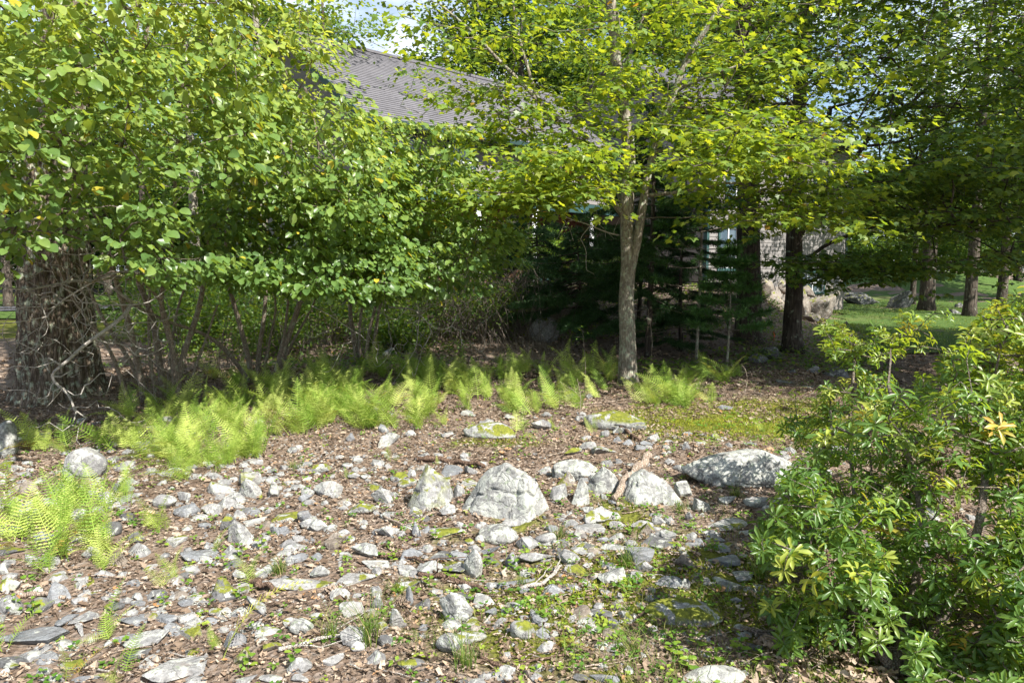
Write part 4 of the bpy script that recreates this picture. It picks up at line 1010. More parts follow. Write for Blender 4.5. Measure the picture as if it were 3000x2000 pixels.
# ================================================================== FERNS
def frond_mesh(seed, bend, name='frond', rv=.5):
    r = np.random.default_rng(seed); n = 23; g = Geo(); s = np.linspace(0, 1, n+1)
    ang = bend[0]+(bend[1]-bend[0])*s**1.3          # angle from vertical
    dy = np.sin(ang); dzv = np.cos(ang); y = np.concatenate([[0], np.cumsum((dy[:-1]+dy[1:])/2)])/n; z = np.concatenate([[0], np.cumsum((dzv[:-1]+dzv[1:])/2)])/n
    cx = .05*np.sin(s*2+seed); C = np.stack([cx, y, z], -1); T = unit(np.gradient(C, axis=0)); Sx = np.array([1., 0, 0]); Nn = unit(np.cross(Sx[None], T))
    g.tube(C, np.linspace(.006, .0015, n+1), 3, rv*.5+.3)
    for i in range(3, n+1):
        u = (s[i]-.12)/.88; 
        if u < 0: continue
        Lp = .20*min(1, (u+.12)/.3)**.8*max(0, (1-u))**.78*r.uniform(.88, 1.06)+.006
        for sg in (-1, 1):
            d = unit(Sx*sg*1.0+T[i]*(.28+.35*u)+Nn[i]*(.12+r.normal(0, .05))); nrm = unit(Nn[i]+r.normal(0, .2, 3)); wv = unit(np.cross(d, nrm)); b = C[i]
            k = 4; w = .0118*(1-.35*u)*r.uniform(.8, 1.15)+.0015
            for q in range(k):
                f0 = q/k; f1 = (q+.82)/k; ww = w*(1-f0)**.6*(1.0 if q else .8); dp = -.10*Lp*f0*f0
                a0 = b+d*Lp*f0+nrm*dp; a1 = b+d*Lp*f1+nrm*dp; ap = b+d*Lp*(f1+.04)+nrm*dp
                g.add([a0, a1, ap+wv*ww, a0+(a1-a0)*.25+wv*ww*.8, ap-wv*ww, a0+(a1-a0)*.25-wv*ww*.8], None, [[0, 1, 2, 3], [1, 0, 5, 4]], rv)
    return mesh(name, np.concatenate(g.V), np.concatenate(g.F3) if g.F3 else None, np.concatenate(g.F4), M['fern'], np.concatenate(g.R))
FR = []
for b in [(.15, .7), (.25, 1.05), (.35, 1.3), (.4, 1.6), (.65, 1.7), (.5, 1.1)]:
    FR.append([frond_mesh(len(FR)*7+i, b, rv=v) for i, v in enumerate((.1, .35, .6, .82))])
YEL = [frond_mesh(77, (.6, 2.0), rv=.93), frond_mesh(78, (.9, 2.4), rv=.93)]; BRN = frond_mesh(79, (1.0, 1.9), rv=.995)
def fern(px, py, size, nf, label, group=None, bias=None, special=None, rootxy=None):
    p = hit(px, py) if rootxy is None else np.array([*rootxy, float(ground_z(*rootxy))])
    if R_.size and rootxy is not None and not clear_of_rocks(np.array([p[0]]), np.array([p[1]]), .75)[0]: return
    e = empty('fern', p, label, 'fern', group); a0 = rng.random()*6.283
    for i in range(nf):
        if special == 'yellow': me = YEL[i % 2]
        elif special == 'brown': me = BRN
        else:
            me = FR[rng.integers(6)][min(3, int(rng.random()**1.2*4))] if rng.random() > .025 else BRN
        o = bpy.data.objects.new('frond', me); o.parent = e
        az = rng.normal(0, .55)+(math.pi if rng.random() < .45 else 0)
        if special: az = bias+rng.normal(0, .3)
        s_ = size*rng.uniform(.6, 1.3); o.scale = (s_*rng.uniform(.9, 1.2), s_, s_)
        o.location = (rng.normal(0, .035*size*2), rng.normal(0, .035*size*2), -.01); o.rotation_euler = (Matrix.Rotation(rng.normal(-.32, .24), 3, 'Y') @ Matrix.Rotation(az, 3, 'Z')).to_euler()
        COL.objects.link(o)
# az: frond leans towards local +y rotated by az; camera side is -y (az = pi), right is az = -pi/2
def patch(poly, n, size, label, group, nf=(4, 7), bias=-2.2):
    n = max(4, int(n*.64))
    q = sample_poly(poly, n); cut = np.quantile(q[:, 0], [.33, .67]) if n > 14 else (-1, 1e9); mid = np.median(q[:, 1]); l0, g0 = label, group
    for (a, b) in q:
        p = hit(a, b)
        if n > 14:
            wh = ('left end' if a < cut[0] else 'right end' if a > cut[1] else 'middle')+(', front' if b > mid else ', back'); label = l0+', '+wh; group = g0+', '+wh
        fern(0, 0, size*rng.uniform(.75, 1.2), rng.integers(nf[0], nf[1]+1), label, group, bias, None, (p[0], p[1]))
patch([(640, 880), (1140, 880), (1120, 960), (980, 990), (840, 985), (640, 960)], 92, .42, 'bright fern in the dense central patch below the shrubs', 'ferns of the central patch')
patch([(560, 930), (860, 930), (880, 1000), (700, 1010), (560, 990)], 38, .42, 'bright fern in the dense central patch below the shrubs', 'ferns of the central patch')
patch([(780, 850), (1420, 850), (1400, 900), (900, 900)], 60, .42, 'fern in the back row half shaded at the wood edge', 'ferns of the back row')
patch([(640, 850), (800, 850), (800, 900), (640, 905)], 8, .38, 'shaded fern close behind the middle witch hazel stems', 'ferns behind the witch hazel')
patch([(1130, 920), (1420, 905), (1290, 960), (1150, 970)], 20, .38, 'scattered fern on the litter left of the pale maple trunk', 'ferns left of the maple trunk')
patch([(1460, 890), (1680, 890), (1660, 940), (1500, 935)], 28, .42, 'fern in the clump right of the pale maple trunk', 'ferns right of the maple trunk')
patch([(1500, 850), (1720, 850), (1700, 890), (1520, 890)], 14, .4, 'shaded fern behind the clump right of the maple trunk', 'shaded ferns right of the maple trunk')
patch([(60, 1010), (560, 985), (640, 1010), (600, 1060), (430, 1110), (330, 1090), (280, 1050), (60, 1050)], 74, .40, 'sunlit fern in the patch in front of the witch hazel', 'ferns before the left witch hazel')
patch([(270, 960), (560, 930), (560, 990), (300, 1000)], 22, .40, 'fern at the foot of the left witch hazel stems', 'ferns at the witch hazel foot')
patch([(10, 1160), (300, 1160), (400, 1230), (330, 1300), (180, 1330), (20, 1300)], 34, .36, 'yellow green fern in the lower left foreground patch', 'ferns of the lower left patch')
patch([(400, 880), (560, 860), (640, 900), (560, 930), (420, 930)], 10, .4, 'shaded fern among the witch hazel stems', 'ferns among the witch hazel stems')
patch([(100, 1120), (300, 1130), (290, 1180), (80, 1170)], 12, .34, 'fern between the rounded boulder and the lower left patch', 'ferns below the rounded boulder')
for q in [(245, 1480, .26, 4, 'lowest upright fern standing among slabs at lower left'), (270, 1560, .2, 4, 'fern at the bottom edge left of the big slab'), (160, 1565, .2, 3, 'small fern at the bottom left edge below the white crusted stone'),
          (5, 1500, .22, 3, 'fern reaching in from the left edge over the purple slab'), (500, 1490, .16, 3, 'small fern beside the drooping yellow frond'), (580, 1345, .2, 3, 'small fern by the piece of fallen bark'),
          (490, 1270, .17, 2, 'pale fern frond standing over the streaked slate slab'), (400, 1340, .2, 4, 'low spreading fern left of the dark pitted stone'), (800, 1100, .15, 1, 'single small fern frond on the litter above the mossy stones'),
          (905, 1060, .18, 2, 'small fern over the rough stone with leaf shadows'), (1232, 1010, .16, 2, 'small fern right of the flat striped rock'), (1365, 995, .2, 2, 'fern frond in front of the domed mossy boulder'),
          (1480, 985, .24, 3, 'fern leaning over the right side of the domed mossy boulder'), (1270, 985, .22, 3, 'fern behind the grey stone right of the striped rock'), (1760, 990, .22, 3, 'thin fern at the edge of the moss left of the shrub'),
          (660, 1115, .12, 2, 'tiny fern at the right end of the white blocky rocks'), (1010, 1066, .1, 1, 'tiny fern by the brown fallen log'), (1190, 995, .3, 4, 'lone bright fern above the striped rock'), (1335, 880, .3, 3, 'upright fern near the leafless sapling')]:
    fern(*q, bias=-2.0)
fern(555, 1500, .38, 1, 'drooping yellow fern frond arching over the lower foreground', bias=-1.4, special='yellow')
fern(1265, 1480, .17, 3, 'withered orange brown fern lying on the mossy ground', bias=-1.8, special='brown')
fern(30, 1260, .2, 2, 'withered brown fern at the left edge under green fronds', bias=-2.8, special='brown')
print('ferns done')

# ================================================================== STICKS AND LOGS
def stick(pts, r0, r1, label, mat='deadwood', name='stick', cat='stick', lift=.01, group=None, k=8, twigs=0, lifts=None):
    P = np.array([hit(a, b) for a, b in pts]); u = np.linspace(0, 1, len(P)); m = max(6, int(len(P)*5)); uu = np.linspace(0, 1, m)
    Q = np.stack([np.interp(uu, u, P[:, q]) for q in range(3)], -1); Q[:, 2] += r0*.7+lift
    if lifts is not None: Q[:, 2] += np.interp(uu, np.linspace(0, 1, len(lifts)), lifts)
    Q[1:-1] += rng.normal(0, r0*.5, (m-2, 3)); Q[1:-1] = (Q[:-2]+2*Q[1:-1]+Q[2:])/4
    g = Geo(); g.tube(Q-Q[0], np.linspace(r0, r1, m)*(1+.12*rng.normal(size=m)), k)
    for _ in range(twigs):
        i = rng.integers(2, m-1); d = unit(unit(Q[-1]-Q[0])+rng.normal(0, .6, 3)); d[2] = abs(d[2])*.4; Lt = rng.uniform(.1, .3)
        tp = np.array([Q[i]-Q[0]+d*Lt*f+rng.normal(0, .008, 3)*(f > 0) for f in np.linspace(0, 1, 5)]); g.tube(tp, np.linspace(r0*.4, r1*.4, 5), 4)
    o = g.build(name, M[mat], None, True); o.location = Q[0].tolist(); tagp(o, label, cat, group); return o
stick([(955, 1058), (1010, 1062), (1060, 1068), (1112, 1078)], .024, .016, 'weathered brown log lying behind the two tallest rocks', 'brownwood', 'fallen_log', 'log', k=10)
stick([(1410, 1158), (1430, 1130), (1462, 1105), (1490, 1090)], .022, .03, 'bleached log propped against the broad greenish rock', 'deadwood', 'fallen_log', 'log', .03, k=10, lifts=[0, .03, .06, .1])
stick([(835, 1275), (900, 1282), (960, 1290), (1010, 1330)], .011, .006, 'long brown stick curving past the box shaped stone', 'brownwood', twigs=3)
stick([(960, 1325), (1020, 1330), (1080, 1350), (1120, 1365)], .014, .008, 'curved brown stick over the long lichened stone', 'brownwood')
stick([(35, 1370), (90, 1374), (150, 1380)], .014, .011, 'pale broken stick under the lower left ferns', 'deadwood')
stick([(575, 1340), (600, 1352), (635, 1365)], .02, .012, 'rough piece of fallen bark beside the long pale slab', 'brownwood', 'bark_piece', 'bark')
stick([(1195, 1360), (1250, 1345), (1290, 1305)], .012, .007, 'grey stick leaning across the long blue grey slab', 'pale_twig', twigs=2)
stick([(1085, 1460), (1110, 1440), (1128, 1420)], .008, .004, 'thin pale stick pointing at the big rough blocky stone', 'pale_twig')
stick([(1100, 1512), (1160, 1545), (1240, 1520), (1290, 1512)], .007, .004, 'dark forked twig in the lower central foreground', 'brownwood', twigs=3)
stick([(640, 1500), (720, 1478), (790, 1465)], .010, .005, 'pale crooked branch at lower left of centre', 'pale_twig', twigs=4)
stick([(1700, 1450), (1800, 1470), (1930, 1478), (2040, 1480)], .012, .007, 'long fallen branch lying under the glossy shrub', 'twig', twigs=3)
stick([(1290, 935), (1370, 928), (1450, 918)], .008, .005, 'thin stick on the litter left of the maple foot', 'deadwood')
stick([(820, 1160), (900, 1190), (960, 1210)], .007, .004, 'slender twig crossing the flat speckled stone', 'deadwood', twigs=3)
stick([(880, 1190), (930, 1215), (1000, 1180), (1030, 1188)], .009, .005, 'knotted dry branch left of the largest peaked rock', 'deadwood', twigs=3)
stick([(1420, 985), (1450, 1005), (1470, 1015)], .02, .014, 'short brown wood chunk right of the domed mossy boulder', 'brownwood', 'wood_chunk', 'wood')
for q in range(150):
    a = rng.uniform(20, 1720); b = rng.uniform(1000, 1550)
    if a > 1500 and b < 1100: continue
    ln = rng.uniform(25, 110)*(b/1300); th = rng.normal(0, .5)
    stick([(a, b), (a+math.cos(th)*ln*.5, b+math.sin(th)*ln*.2+rng.normal(0, 4)), (a+math.cos(th)*ln, b+math.sin(th)*ln*.4)], rng.uniform(.002, .0055), .0015,
          'thin dry twig lying on the stony ground', ['deadwood', 'brownwood', 'pale_twig'][q % 3], 'fallen_twig', 'twig', .008, 'loose twigs on the stony ground', 4, twigs=int(q % 3 == 0))
# pine cones
def cone(px, py, label):
    p = hit(px, py); g = Geo()
    for k in range(46):
        f = k/46; a = k*2.4; r = .022*math.sin(math.pi*(.15+.8*f)); c = np.array([f*.1-.05, math.cos(a)*r*.4, math.sin(a)*r*.4+.018]); d = np.array([.25, math.cos(a), math.sin(a)])
        side = unit(np.cross(d, [1, 0, 0]))*.007; t = c+unit(d)*r
        g.add([c-side*.5, c+side*.5, t+side, t+np.array([.004, 0, 0]), t-side], [[0, 1, 2], [0, 2, 3], [0, 3, 4]])
    o = g.build('pine_cone', M['deadwood'], None, False); o.location = p.tolist(); o.rotation_euler = (0, 0, rng.random()*3); tagp(o, label, 'pine cone', 'pine cones on the ground')
cone(765, 1365, 'open pine cone at the right end of the long pale slab'); cone(855, 1470, 'dark pine cone beside the small white egg stone'); cone(915, 1395, 'pine cone left of the big rough blocky stone')
print('sticks done')

# ================================================================== TREES AND SHRUBS
def dirs_of(s):
    t = np.array(s.tips); p = s.par[t]; d = s.P[t]-s.P[p]; d[:, 2] *= .3; return s.P[t], unit(d)
# ---- big oak at left: ridged bark as geometry
def oak():
    base = hit(130, 915); Y = 8.0
    ctl = [(134, 935), (130, 880), (122, 800), (116, 700), (112, 600), (112, 450), (122, 300), (132, 150), (140, 0), (150, -300), (165, -900)]
    P = np.array([at(a, b, Y) for a, b in ctl]); wpx = [255, 205, 180, 168, 155, 140, 125, 112, 100, 88, 60]; R = np.array([w*.86/2/F*Y for w in wpx])
    m = 250; u = np.linspace(0, 1, m); z = P[0, 2]-.1+(P[-1, 2]-P[0, 2]+.1)*u**1.4; k = 170; th = np.arange(k)/k*2*math.pi
    cx = np.interp(z, P[:, 2], P[:, 0]); r = np.interp(z, P[:, 2], R); T_, Z_ = np.meshgrid(th, z)
    rr = r[:, None]*(1+.10*np.exp(-(Z_-P[0, 2])/.35)*np.cos(5*T_+.8)); q = np.stack([np.cos(T_)*2.6+.12*np.sin(Z_*3), np.sin(T_)*2.6+.12*np.cos(Z_*2.3), Z_*.55], -1)
    rid = np.abs(noise3(q, 3.4, 2)-.5)*2; rid = np.clip(rid*3.2, 0, 1); fine = noise3(q*[1, 1, 3.], 8, 3, 4.)
    rr = rr+rid*.04+fine*.022-.03
    V = np.stack([cx[:, None]+rr*np.cos(T_), Y+.1+rr*np.sin(T_), Z_], -1).reshape(-1, 3); i = (np.arange(m-1)[:, None]*k+np.arange(k)[None]); j = (np.arange(m-1)[:, None]*k+(np.arange(k)[None]+1) % k)
    e = empty('oak_tree', (base[0], Y, base[2]), 'massive rough barked old oak trunk at the left edge', 'tree'); org = np.array(e.location)
    link('trunk', mesh('trunk', V-org, None, np.stack([i.ravel(), j.ravel(), j.ravel()+k, i.ravel()+k], -1), M['oak_bark'], None, True), e)
    s = Skel(); s.path([at(145, -100, Y), at(160, -400, Y), at(170, -1000, Y)], .2, .1, 'upper_trunk')
    tips = np.stack([rng.normal(-4.2, 3.0, 500), rng.normal(9.5, 2.4, 500), rng.uniform(7.5, 13, 500)], -1); s.grow(tips, .5, .6); s.build(e, M['oak_bark'], None, .006)
    Tp, Dd = dirs_of(s); Q, out = discs(Tp, Dd, 22, .55, .1); n = len(Q)
    leaf_parts(e, T_OVAL, 'oakleaf', M['dark_leaf'], Q, out, rng.normal(size=(n, 3))*.5+[0, 0, 1], rng.uniform(.14, .22, n), 1.3, rng.random(n), 0)
oak()

# ---- witch hazels
leafcount = 0
def hazel(label, stems, tips, m=15, nleaf=300, rad=.21):
    m = int(m*1.75)
    s = Skel(); b = np.array(stems[0][0][0]); 
    e = empty('witch_hazel_shrub', b, label, 'shrub')
    for st, r0, r1 in stems: s.path(st, r0, r1, 'stem', .02, seed=len(s.paths)+int(b[0]*10))
    s.grow(tips, .16, .5, .05, .06); s.build(e, M['hazel_bark'], M['twig'], .0023, 8)
    Tp, Dd = dirs_of(s); Q, out = discs(Tp, Dd, m, rad, .035)
    # also leaves along the outer twigs
    n = len(Q); nr = rng.normal(size=(n, 3))*[.5, .5, .25]+[0, 0, .8]+.42*S
    out = unit(out+np.array([.35, -.25, -.35])+rng.normal(0, .25, (n, 3)))
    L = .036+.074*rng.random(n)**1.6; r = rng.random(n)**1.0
    hgt = np.clip((Q[:, 2]-1.2)/3, 0, 1); r = np.clip(.08+.42*r+.4*hgt*rng.random(n)+.28*hgt, 0, .9); yel = rng.random(n) > .988; r[yel] = .97  # higher leaves get brighter tints, sunlight from above put into their colour
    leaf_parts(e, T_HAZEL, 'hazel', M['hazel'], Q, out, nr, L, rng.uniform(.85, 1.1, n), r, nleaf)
    return s
def path3(l): return [at(a, b, Y) for a, b, Y in l]
def gtips(poly, n, f, gap=.40, gs=1.0):
    q = sample_poly(poly, int(n*1.8)); Y = f(q); P = at(q[:, 0], q[:, 1], Y); k = noise3(P, gs, 2, 3.) > gap; return P[k][:n]
f_left = lambda q: np.clip(4.0+2.6*rng.random(len(q))**.9+q[:, 0]/700*1.6, 3.4, 9)
tA = gtips([(-450, -260), (560, -260), (600, 60), (610, 330), (590, 560), (520, 640), (420, 650), (300, 640), (150, 520), (60, 560), (-80, 620), (-450, 600)], 720, f_left)
tA = tA[(tA[:, 2] > 1.3)]
hazel('left witch hazel shrub with bright leaves reaching towards the viewer', [
 (path3([(330, 925, 7.6), (322, 860, 7.5), (300, 760, 7.3), (262, 640, 7.0), (215, 480, 6.6), (165, 380, 6.2), (120, 300, 5.8)]), .040, .014),
 (path3([(345, 925, 7.7), (300, 830, 7.5), (240, 740, 7.3), (200, 650, 7.2), (180, 560, 7.1)]), .028, .014),
 (path3([(375, 925, 7.7), (372, 850, 7.7), (360, 760, 7.6), (320, 660, 7.5), (280, 560, 7.3), (262, 440, 7.0), (300, 250, 6.6), (340, 60, 6.2)]), .042, .014),
 (path3([(400, 930, 7.7), (398, 860, 7.6), (385, 760, 7.5), (375, 660, 7.3), (400, 520, 7.0), (410, 350, 6.5), (420, 150, 6.2)]), .034, .012),
 (path3([(412, 930, 7.6), (410, 860, 7.7), (440, 770, 7.8), (462, 690, 7.9), (480, 560, 7.8), (520, 380, 7.4), (500, 180, 7.)]), .040, .013),
 (path3([(415, 930, 7.6), (405, 820, 7.4), (378, 700, 7.1), (320, 650, 6.6), (250, 640, 6.0), (180, 650, 5.5)]), .022, .008),
 (path3([(300, 930, 7.5), (270, 850, 7.4), (228, 760, 7.2), (160, 680, 6.9), (120, 560, 6.6)]), .024, .012),
 (path3([(385, 930, 7.8), (392, 820, 7.9), (412, 720, 8.0), (440, 620, 8.0)]), .022, .012),
 (path3([(360, 930, 7.6), (340, 800, 7.5), (338, 700, 7.4), (352, 600, 7.3)]), .02, .012),
 (path3([(425, 928, 7.7), (440, 860, 7.8), (475, 790, 7.9), (500, 700, 8.)]), .02, .011),
], tA, 15, 300)
f_mid = lambda q: np.clip(6.3+2.0*rng.random(len(q)), 5, 9)
tB = gtips([(420, -160), (690, -160), (715, 60), (790, 210), (870, 330), (960, 560), (930, 660), (800, 670), (640, 660), (520, 640), (480, 560), (540, 300), (440, 100)], 500, f_mid)
hazel('middle witch hazel shrub with a leaning low limb to its left', [
 (path3([(580, 890, 8.8), (572, 820, 8.7), (545, 730, 8.5), (520, 650, 8.3), (530, 480, 8.0), (540, 300, 7.6), (520, 150, 7.3)]), .038, .013),
 (path3([(590, 890, 8.8), (592, 820, 8.8), (610, 730, 8.7), (612, 650, 8.5), (640, 500, 8.2), (670, 320, 7.8)]), .034, .012),
 (path3([(622, 890, 8.8), (638, 840, 8.7), (665, 760, 8.6), (690, 680, 8.5), (720, 560, 8.2), (740, 380, 7.8), (700, 200, 7.4)]), .045, .013),
 (path3([(578, 885, 8.7), (560, 860, 8.5), (500, 790, 8.1), (470, 760, 7.9), (410, 750, 7.7), (340, 715, 7.4), (270, 680, 7.2)]), .030, .014),
 (path3([(600, 890, 8.8), (620, 800, 8.8), (632, 700, 8.7), (600, 600, 8.5)]), .022, .011),
 (path3([(630, 885, 8.8), (655, 820, 8.8), (700, 740, 8.8), (735, 660, 8.7)]), .024, .011),
 (path3([(640, 850, 8.7), (650, 790, 8.6), (655, 720, 8.5), (660, 640, 8.4)]), .026, .012),
], tB, 15, 300)
f_r = lambda q: np.clip(7.2+2.4*rng.random(len(q)), 5, 10)
tC = gtips([(640, 240), (800, 240), (850, 290), (1040, 370), (1080, 470), (1190, 560), (1160, 620), (1040, 670), (900, 680), (760, 660), (680, 500)], 400, f_r, .36)
tC2 = gtips([(820, 270), (1040, 290), (1100, 400), (960, 440), (820, 380)], 50, f_r, .3)
hazel('right witch hazel shrub whose low leafy boughs reach towards the maple', [
 (path3([(822, 850, 10.4), (815, 780, 10.2), (802, 700, 10), (815, 600, 9.6), (840, 450, 9.2), (860, 330, 8.8)]), .040, .012),
 (path3([(838, 850, 10.4), (845, 780, 10.2), (862, 690, 10), (920, 560, 9.4), (990, 450, 9)]), .030, .010),
 (path3([(852, 850, 10.4), (860, 770, 10.2), (872, 680, 10), (960, 620, 9.4), (1080, 590, 8.8)]), .030, .010),
 (path3([(828, 850, 10.4), (820, 760, 10.1), (845, 650, 9.9), (800, 540, 9.4), (760, 430, 9)]), .026, .010),
], np.concatenate([tC, tC2]), 15, 300, .23)
# dead pale twigs hanging below the left and right shrubs: parts of dead limbs
def dead_spray(label, pts, r0, sub, seed):
    r = np.random.default_rng(seed); e = empty('dead_branch', pts[0], label, 'branch'); s = Skel(4000)
    s.path(pts, r0, r0*.45, 'limb', .03, step=.08, seed=seed); base = s.P[:s.n].copy(); tips = []
    for _ in range(sub):
        i = r.integers(len(base)//6, len(base)); tips.append(base[i]+r.normal(0, 1, 3)*[.3, .22, .24]+[0, 0, -.04])
    s.grow(np.array(tips), .06, .1, -.15, .16); s.build(e, M['pale_twig'], M['pale_twig'], .0028, 7)
dead_spray('pale dead limb hooking down in front of the oak trunk', path3([(300, 700, 6.3), (240, 755, 6.1), (185, 800, 6.0), (150, 840, 5.9), (105, 860, 5.9), (115, 880, 5.9), (160, 905, 5.9), (170, 940, 5.8)]), .020, 90, 11)
dead_spray('pale dead branch sticking out left of the oak trunk', path3([(300, 690, 6.6), (240, 640, 6.5), (150, 655, 6.3), (60, 668, 6.1), (-40, 640, 6.0)]), .016, 120, 12)
dead_spray('grey dead twigs crossing the oak trunk under the leaves', path3([(360, 640, 6.4), (300, 610, 6.2), (220, 640, 6.0), (140, 700, 5.9), (90, 760, 5.9)]), .012, 90, 18)
dead_spray('pale dead twigs between the left witch hazel stems', path3([(420, 720, 7.2), (360, 740, 6.9), (300, 730, 6.7), (250, 770, 6.5)]), .010, 60, 19)
dead_spray('tangled pale dead twigs hanging below the right witch hazel', path3([(890, 705, 8.8), (960, 705, 8.4), (990, 750, 8.3), (1030, 755, 8.2), (1050, 720, 8.2)]), .012, 80, 13)
dead_spray('dead twigs hanging straight down before the back row ferns', path3([(965, 720, 8.5), (960, 760, 8.4), (945, 800, 8.3), (940, 825, 8.3)]), .008, 10, 14)
dead_spray('grey dead twigs below the middle witch hazel', path3([(640, 690, 8.0), (700, 690, 7.8), (760, 720, 7.6), (830, 770, 7.5)]), .009, 34, 15)
dead_spray('bare arching twig against the shingle roof', path3([(1180, 205, 10.0), (1110, 195, 9.8), (1050, 205, 9.6), (1000, 240, 9.5), (970, 265, 9.5)]), .012, 20, 16)
dead_spray('dry bare twigs left of the maple trunk under the leaves', path3([(1420, 540, 9.0), (1360, 520, 8.8), (1300, 500, 8.6), (1270, 460, 8.6)]), .010, 26, 17)
print('hazel done', )

# ---- maples
def layered(poly, nl, per, Yf, spread=.75, thick=.07):
    q = sample_poly(poly, nl); Y = Yf(q); C = at(q[:, 0], q[:, 1], Y); P = C[:, None]+rng.normal(0, 1, (nl, per, 3))*[spread, spread*.8, thick]
    d = np.linalg.norm(P[..., :2]-C[:, None, :2], axis=-1); P[..., 2] -= d*.12; return P.reshape(-1, 3)
def maple(label, paths, tips, mat='maple', bark_='maple_bark', m=16, rad=.26, nleaf=300, L=(.055, .09), flare=.3, bias=.0, tpl=T_MAPLE, key='maple', name='maple_tree', rt=.0028, ex=None, S_w=.35):
    s = Skel(90000); b = np.array(paths[0][1][0]); e = empty(name, b, label, 'tree')
    for nm, st, r0, r1 in paths: s.path(st, r0, r1, nm, .03, seed=len(s.paths)+int(abs(b[0])*10))
    s.grow(tips, .22, .5, .04, .05); s.build(e, M[bark_], M[bark_] if bark_ == 'dark_bark' else M['twig'], rt, 16, base_flare=flare)
    Tp, Dd = dirs_of(s); Q, out = discs(Tp, Dd, m, rad, .03); n = len(Q)
    nr = rng.normal(size=(n, 3))*.30+[0, 0, .9]+S_w*S; out = unit(out+rng.normal(0, .3, (n, 3))+[0, 0, -.15])
    r = np.clip(rng.random(n)*.85+bias, 0, .93); r[rng.random(n) > .996] = 1.0
    leaf_parts(e, tpl, key, M[mat], Q, out, nr, rng.uniform(*L, n), rng.uniform(.9, 1.15, n), r, nleaf)
    return e
Ym = lambda q: np.clip(9.0+rng.normal(0, 1.25, len(q)), 6.6, 11.8)
t1 = layered([(900, -40), (1180, -120), (1700, -120), (1800, 60), (1780, 250), (1560, 320), (1400, 250), (1240, 220), (1120, 180), (930, 80)], 66, 8, Ym, .42)
t2 = layered([(1000, -900), (1900, -900), (2050, -300), (1800, -80), (950, -80), (850, -400)], 12, 9, Ym, .8, .12)
t3 = layered([(1110, 430), (1180, 400), (1290, 310), (1370, 310), (1370, 420), (1300, 440), (1260, 460), (1100, 480), (1060, 330)], 36, 8, lambda q: np.clip(7.9+rng.normal(0, .5, len(q)), 6.8, 9), .34, .04)
t4 = layered([(1560, 280), (1850, 230), (1870, 330), (1830, 400), (1700, 390), (1600, 350)], 30, 9, lambda q: np.clip(8.0+rng.normal(0, .6, len(q)), 6.8, 9.6), .42, .04)
t5 = layered([(1600, 440), (1780, 400), (1900, 430), (2000, 420), (1950, 500), (1840, 520), (1740, 500), (1640, 500)], 20, 8, lambda q: np.clip(8.6+rng.normal(0, .5, len(q)), 7.4, 9.6), .4, .04)
t6 = layered([(1060, 170), (1240, 200), (1420, 240), (1300, 330), (1180, 330), (1060, 280)], 22, 6, lambda q: np.clip(8.6+rng.normal(0, .5, len(q)), 7.4, 9.6), .35, .04)
MT = np.concatenate([t1, t2, t3, t4, t5, t6])
mb = hit(1442, 880); Yb = float(mb[1])
P9 = lambda l: [at(a, b, Yb+c) for a, b, c in l]
maple('slender pale barked maple with forked trunk rising from the ferns', [
 ('trunk', P9([(1443, 884, 0), (1440, 800, 0), (1440, 700, 0), (1442, 620, 0), (1438, 540, 0), (1440, 450, 0), (1444, 380, 0), (1442, 300, -.05), (1424, 200, -.1), (1416, 80, -.2), (1400, -60, -.3), (1390, -300, -.3), (1400, -600, 0)]), .118, .035),
 ('limb', P9([(1446, 640, 0), (1462, 560, -.08), (1476, 470, -.1), (1492, 380, -.1), (1512, 300, -.2), (1538, 220, -.3), (1580, 130, -.4), (1640, 40, -.5), (1720, -120, -.6)]), .066, .025),
 ('limb', P9([(1434, 500, 0), (1400, 440, -.2), (1362, 390, -.4), (1330, 370, -.6)]), .042, .022),
 ('limb', P9([(1427, 470, 0), (1412, 440, .1), (1408, 380, .2)]), .026, .014),
 ('limb', P9([(1478, 450, -.1), (1540, 442, -.2), (1610, 425, -.4), (1700, 420, -.5)]), .026, .014),
 ('limb', P9([(1440, 430, 0), (1350, 340, .2), (1256, 262, .3), (1225, 215, .3), (1150, 150, .3), (1090, 80, .2), (1010, 10, 0)]), .045, .014),
 ('limb', P9([(1240, 235, .3), (1210, 160, .4), (1190, 80, .4), (1176, -20, .3)]), .026, .012),
 ('limb', P9([(1538, 220, -.3), (1610, 190, -.5), (1700, 150, -.8)]), .03, .012),
 ('limb', P9([(1444, 390, 0), (1340, 330, -.4), (1240, 300, -.7)]), .02, .008),
 ('limb', P9([(1500, 350, -.15), (1620, 330, -.6), (1750, 320, -1.)]), .022, .008),
 ('limb', P9([(1420, 180, -.1), (1470, 60, .2), (1500, -100, .3)]), .028, .014),
], MT, 'maple', 'maple_bark', 15, .24, 300, (.06, .095), .35, .0)
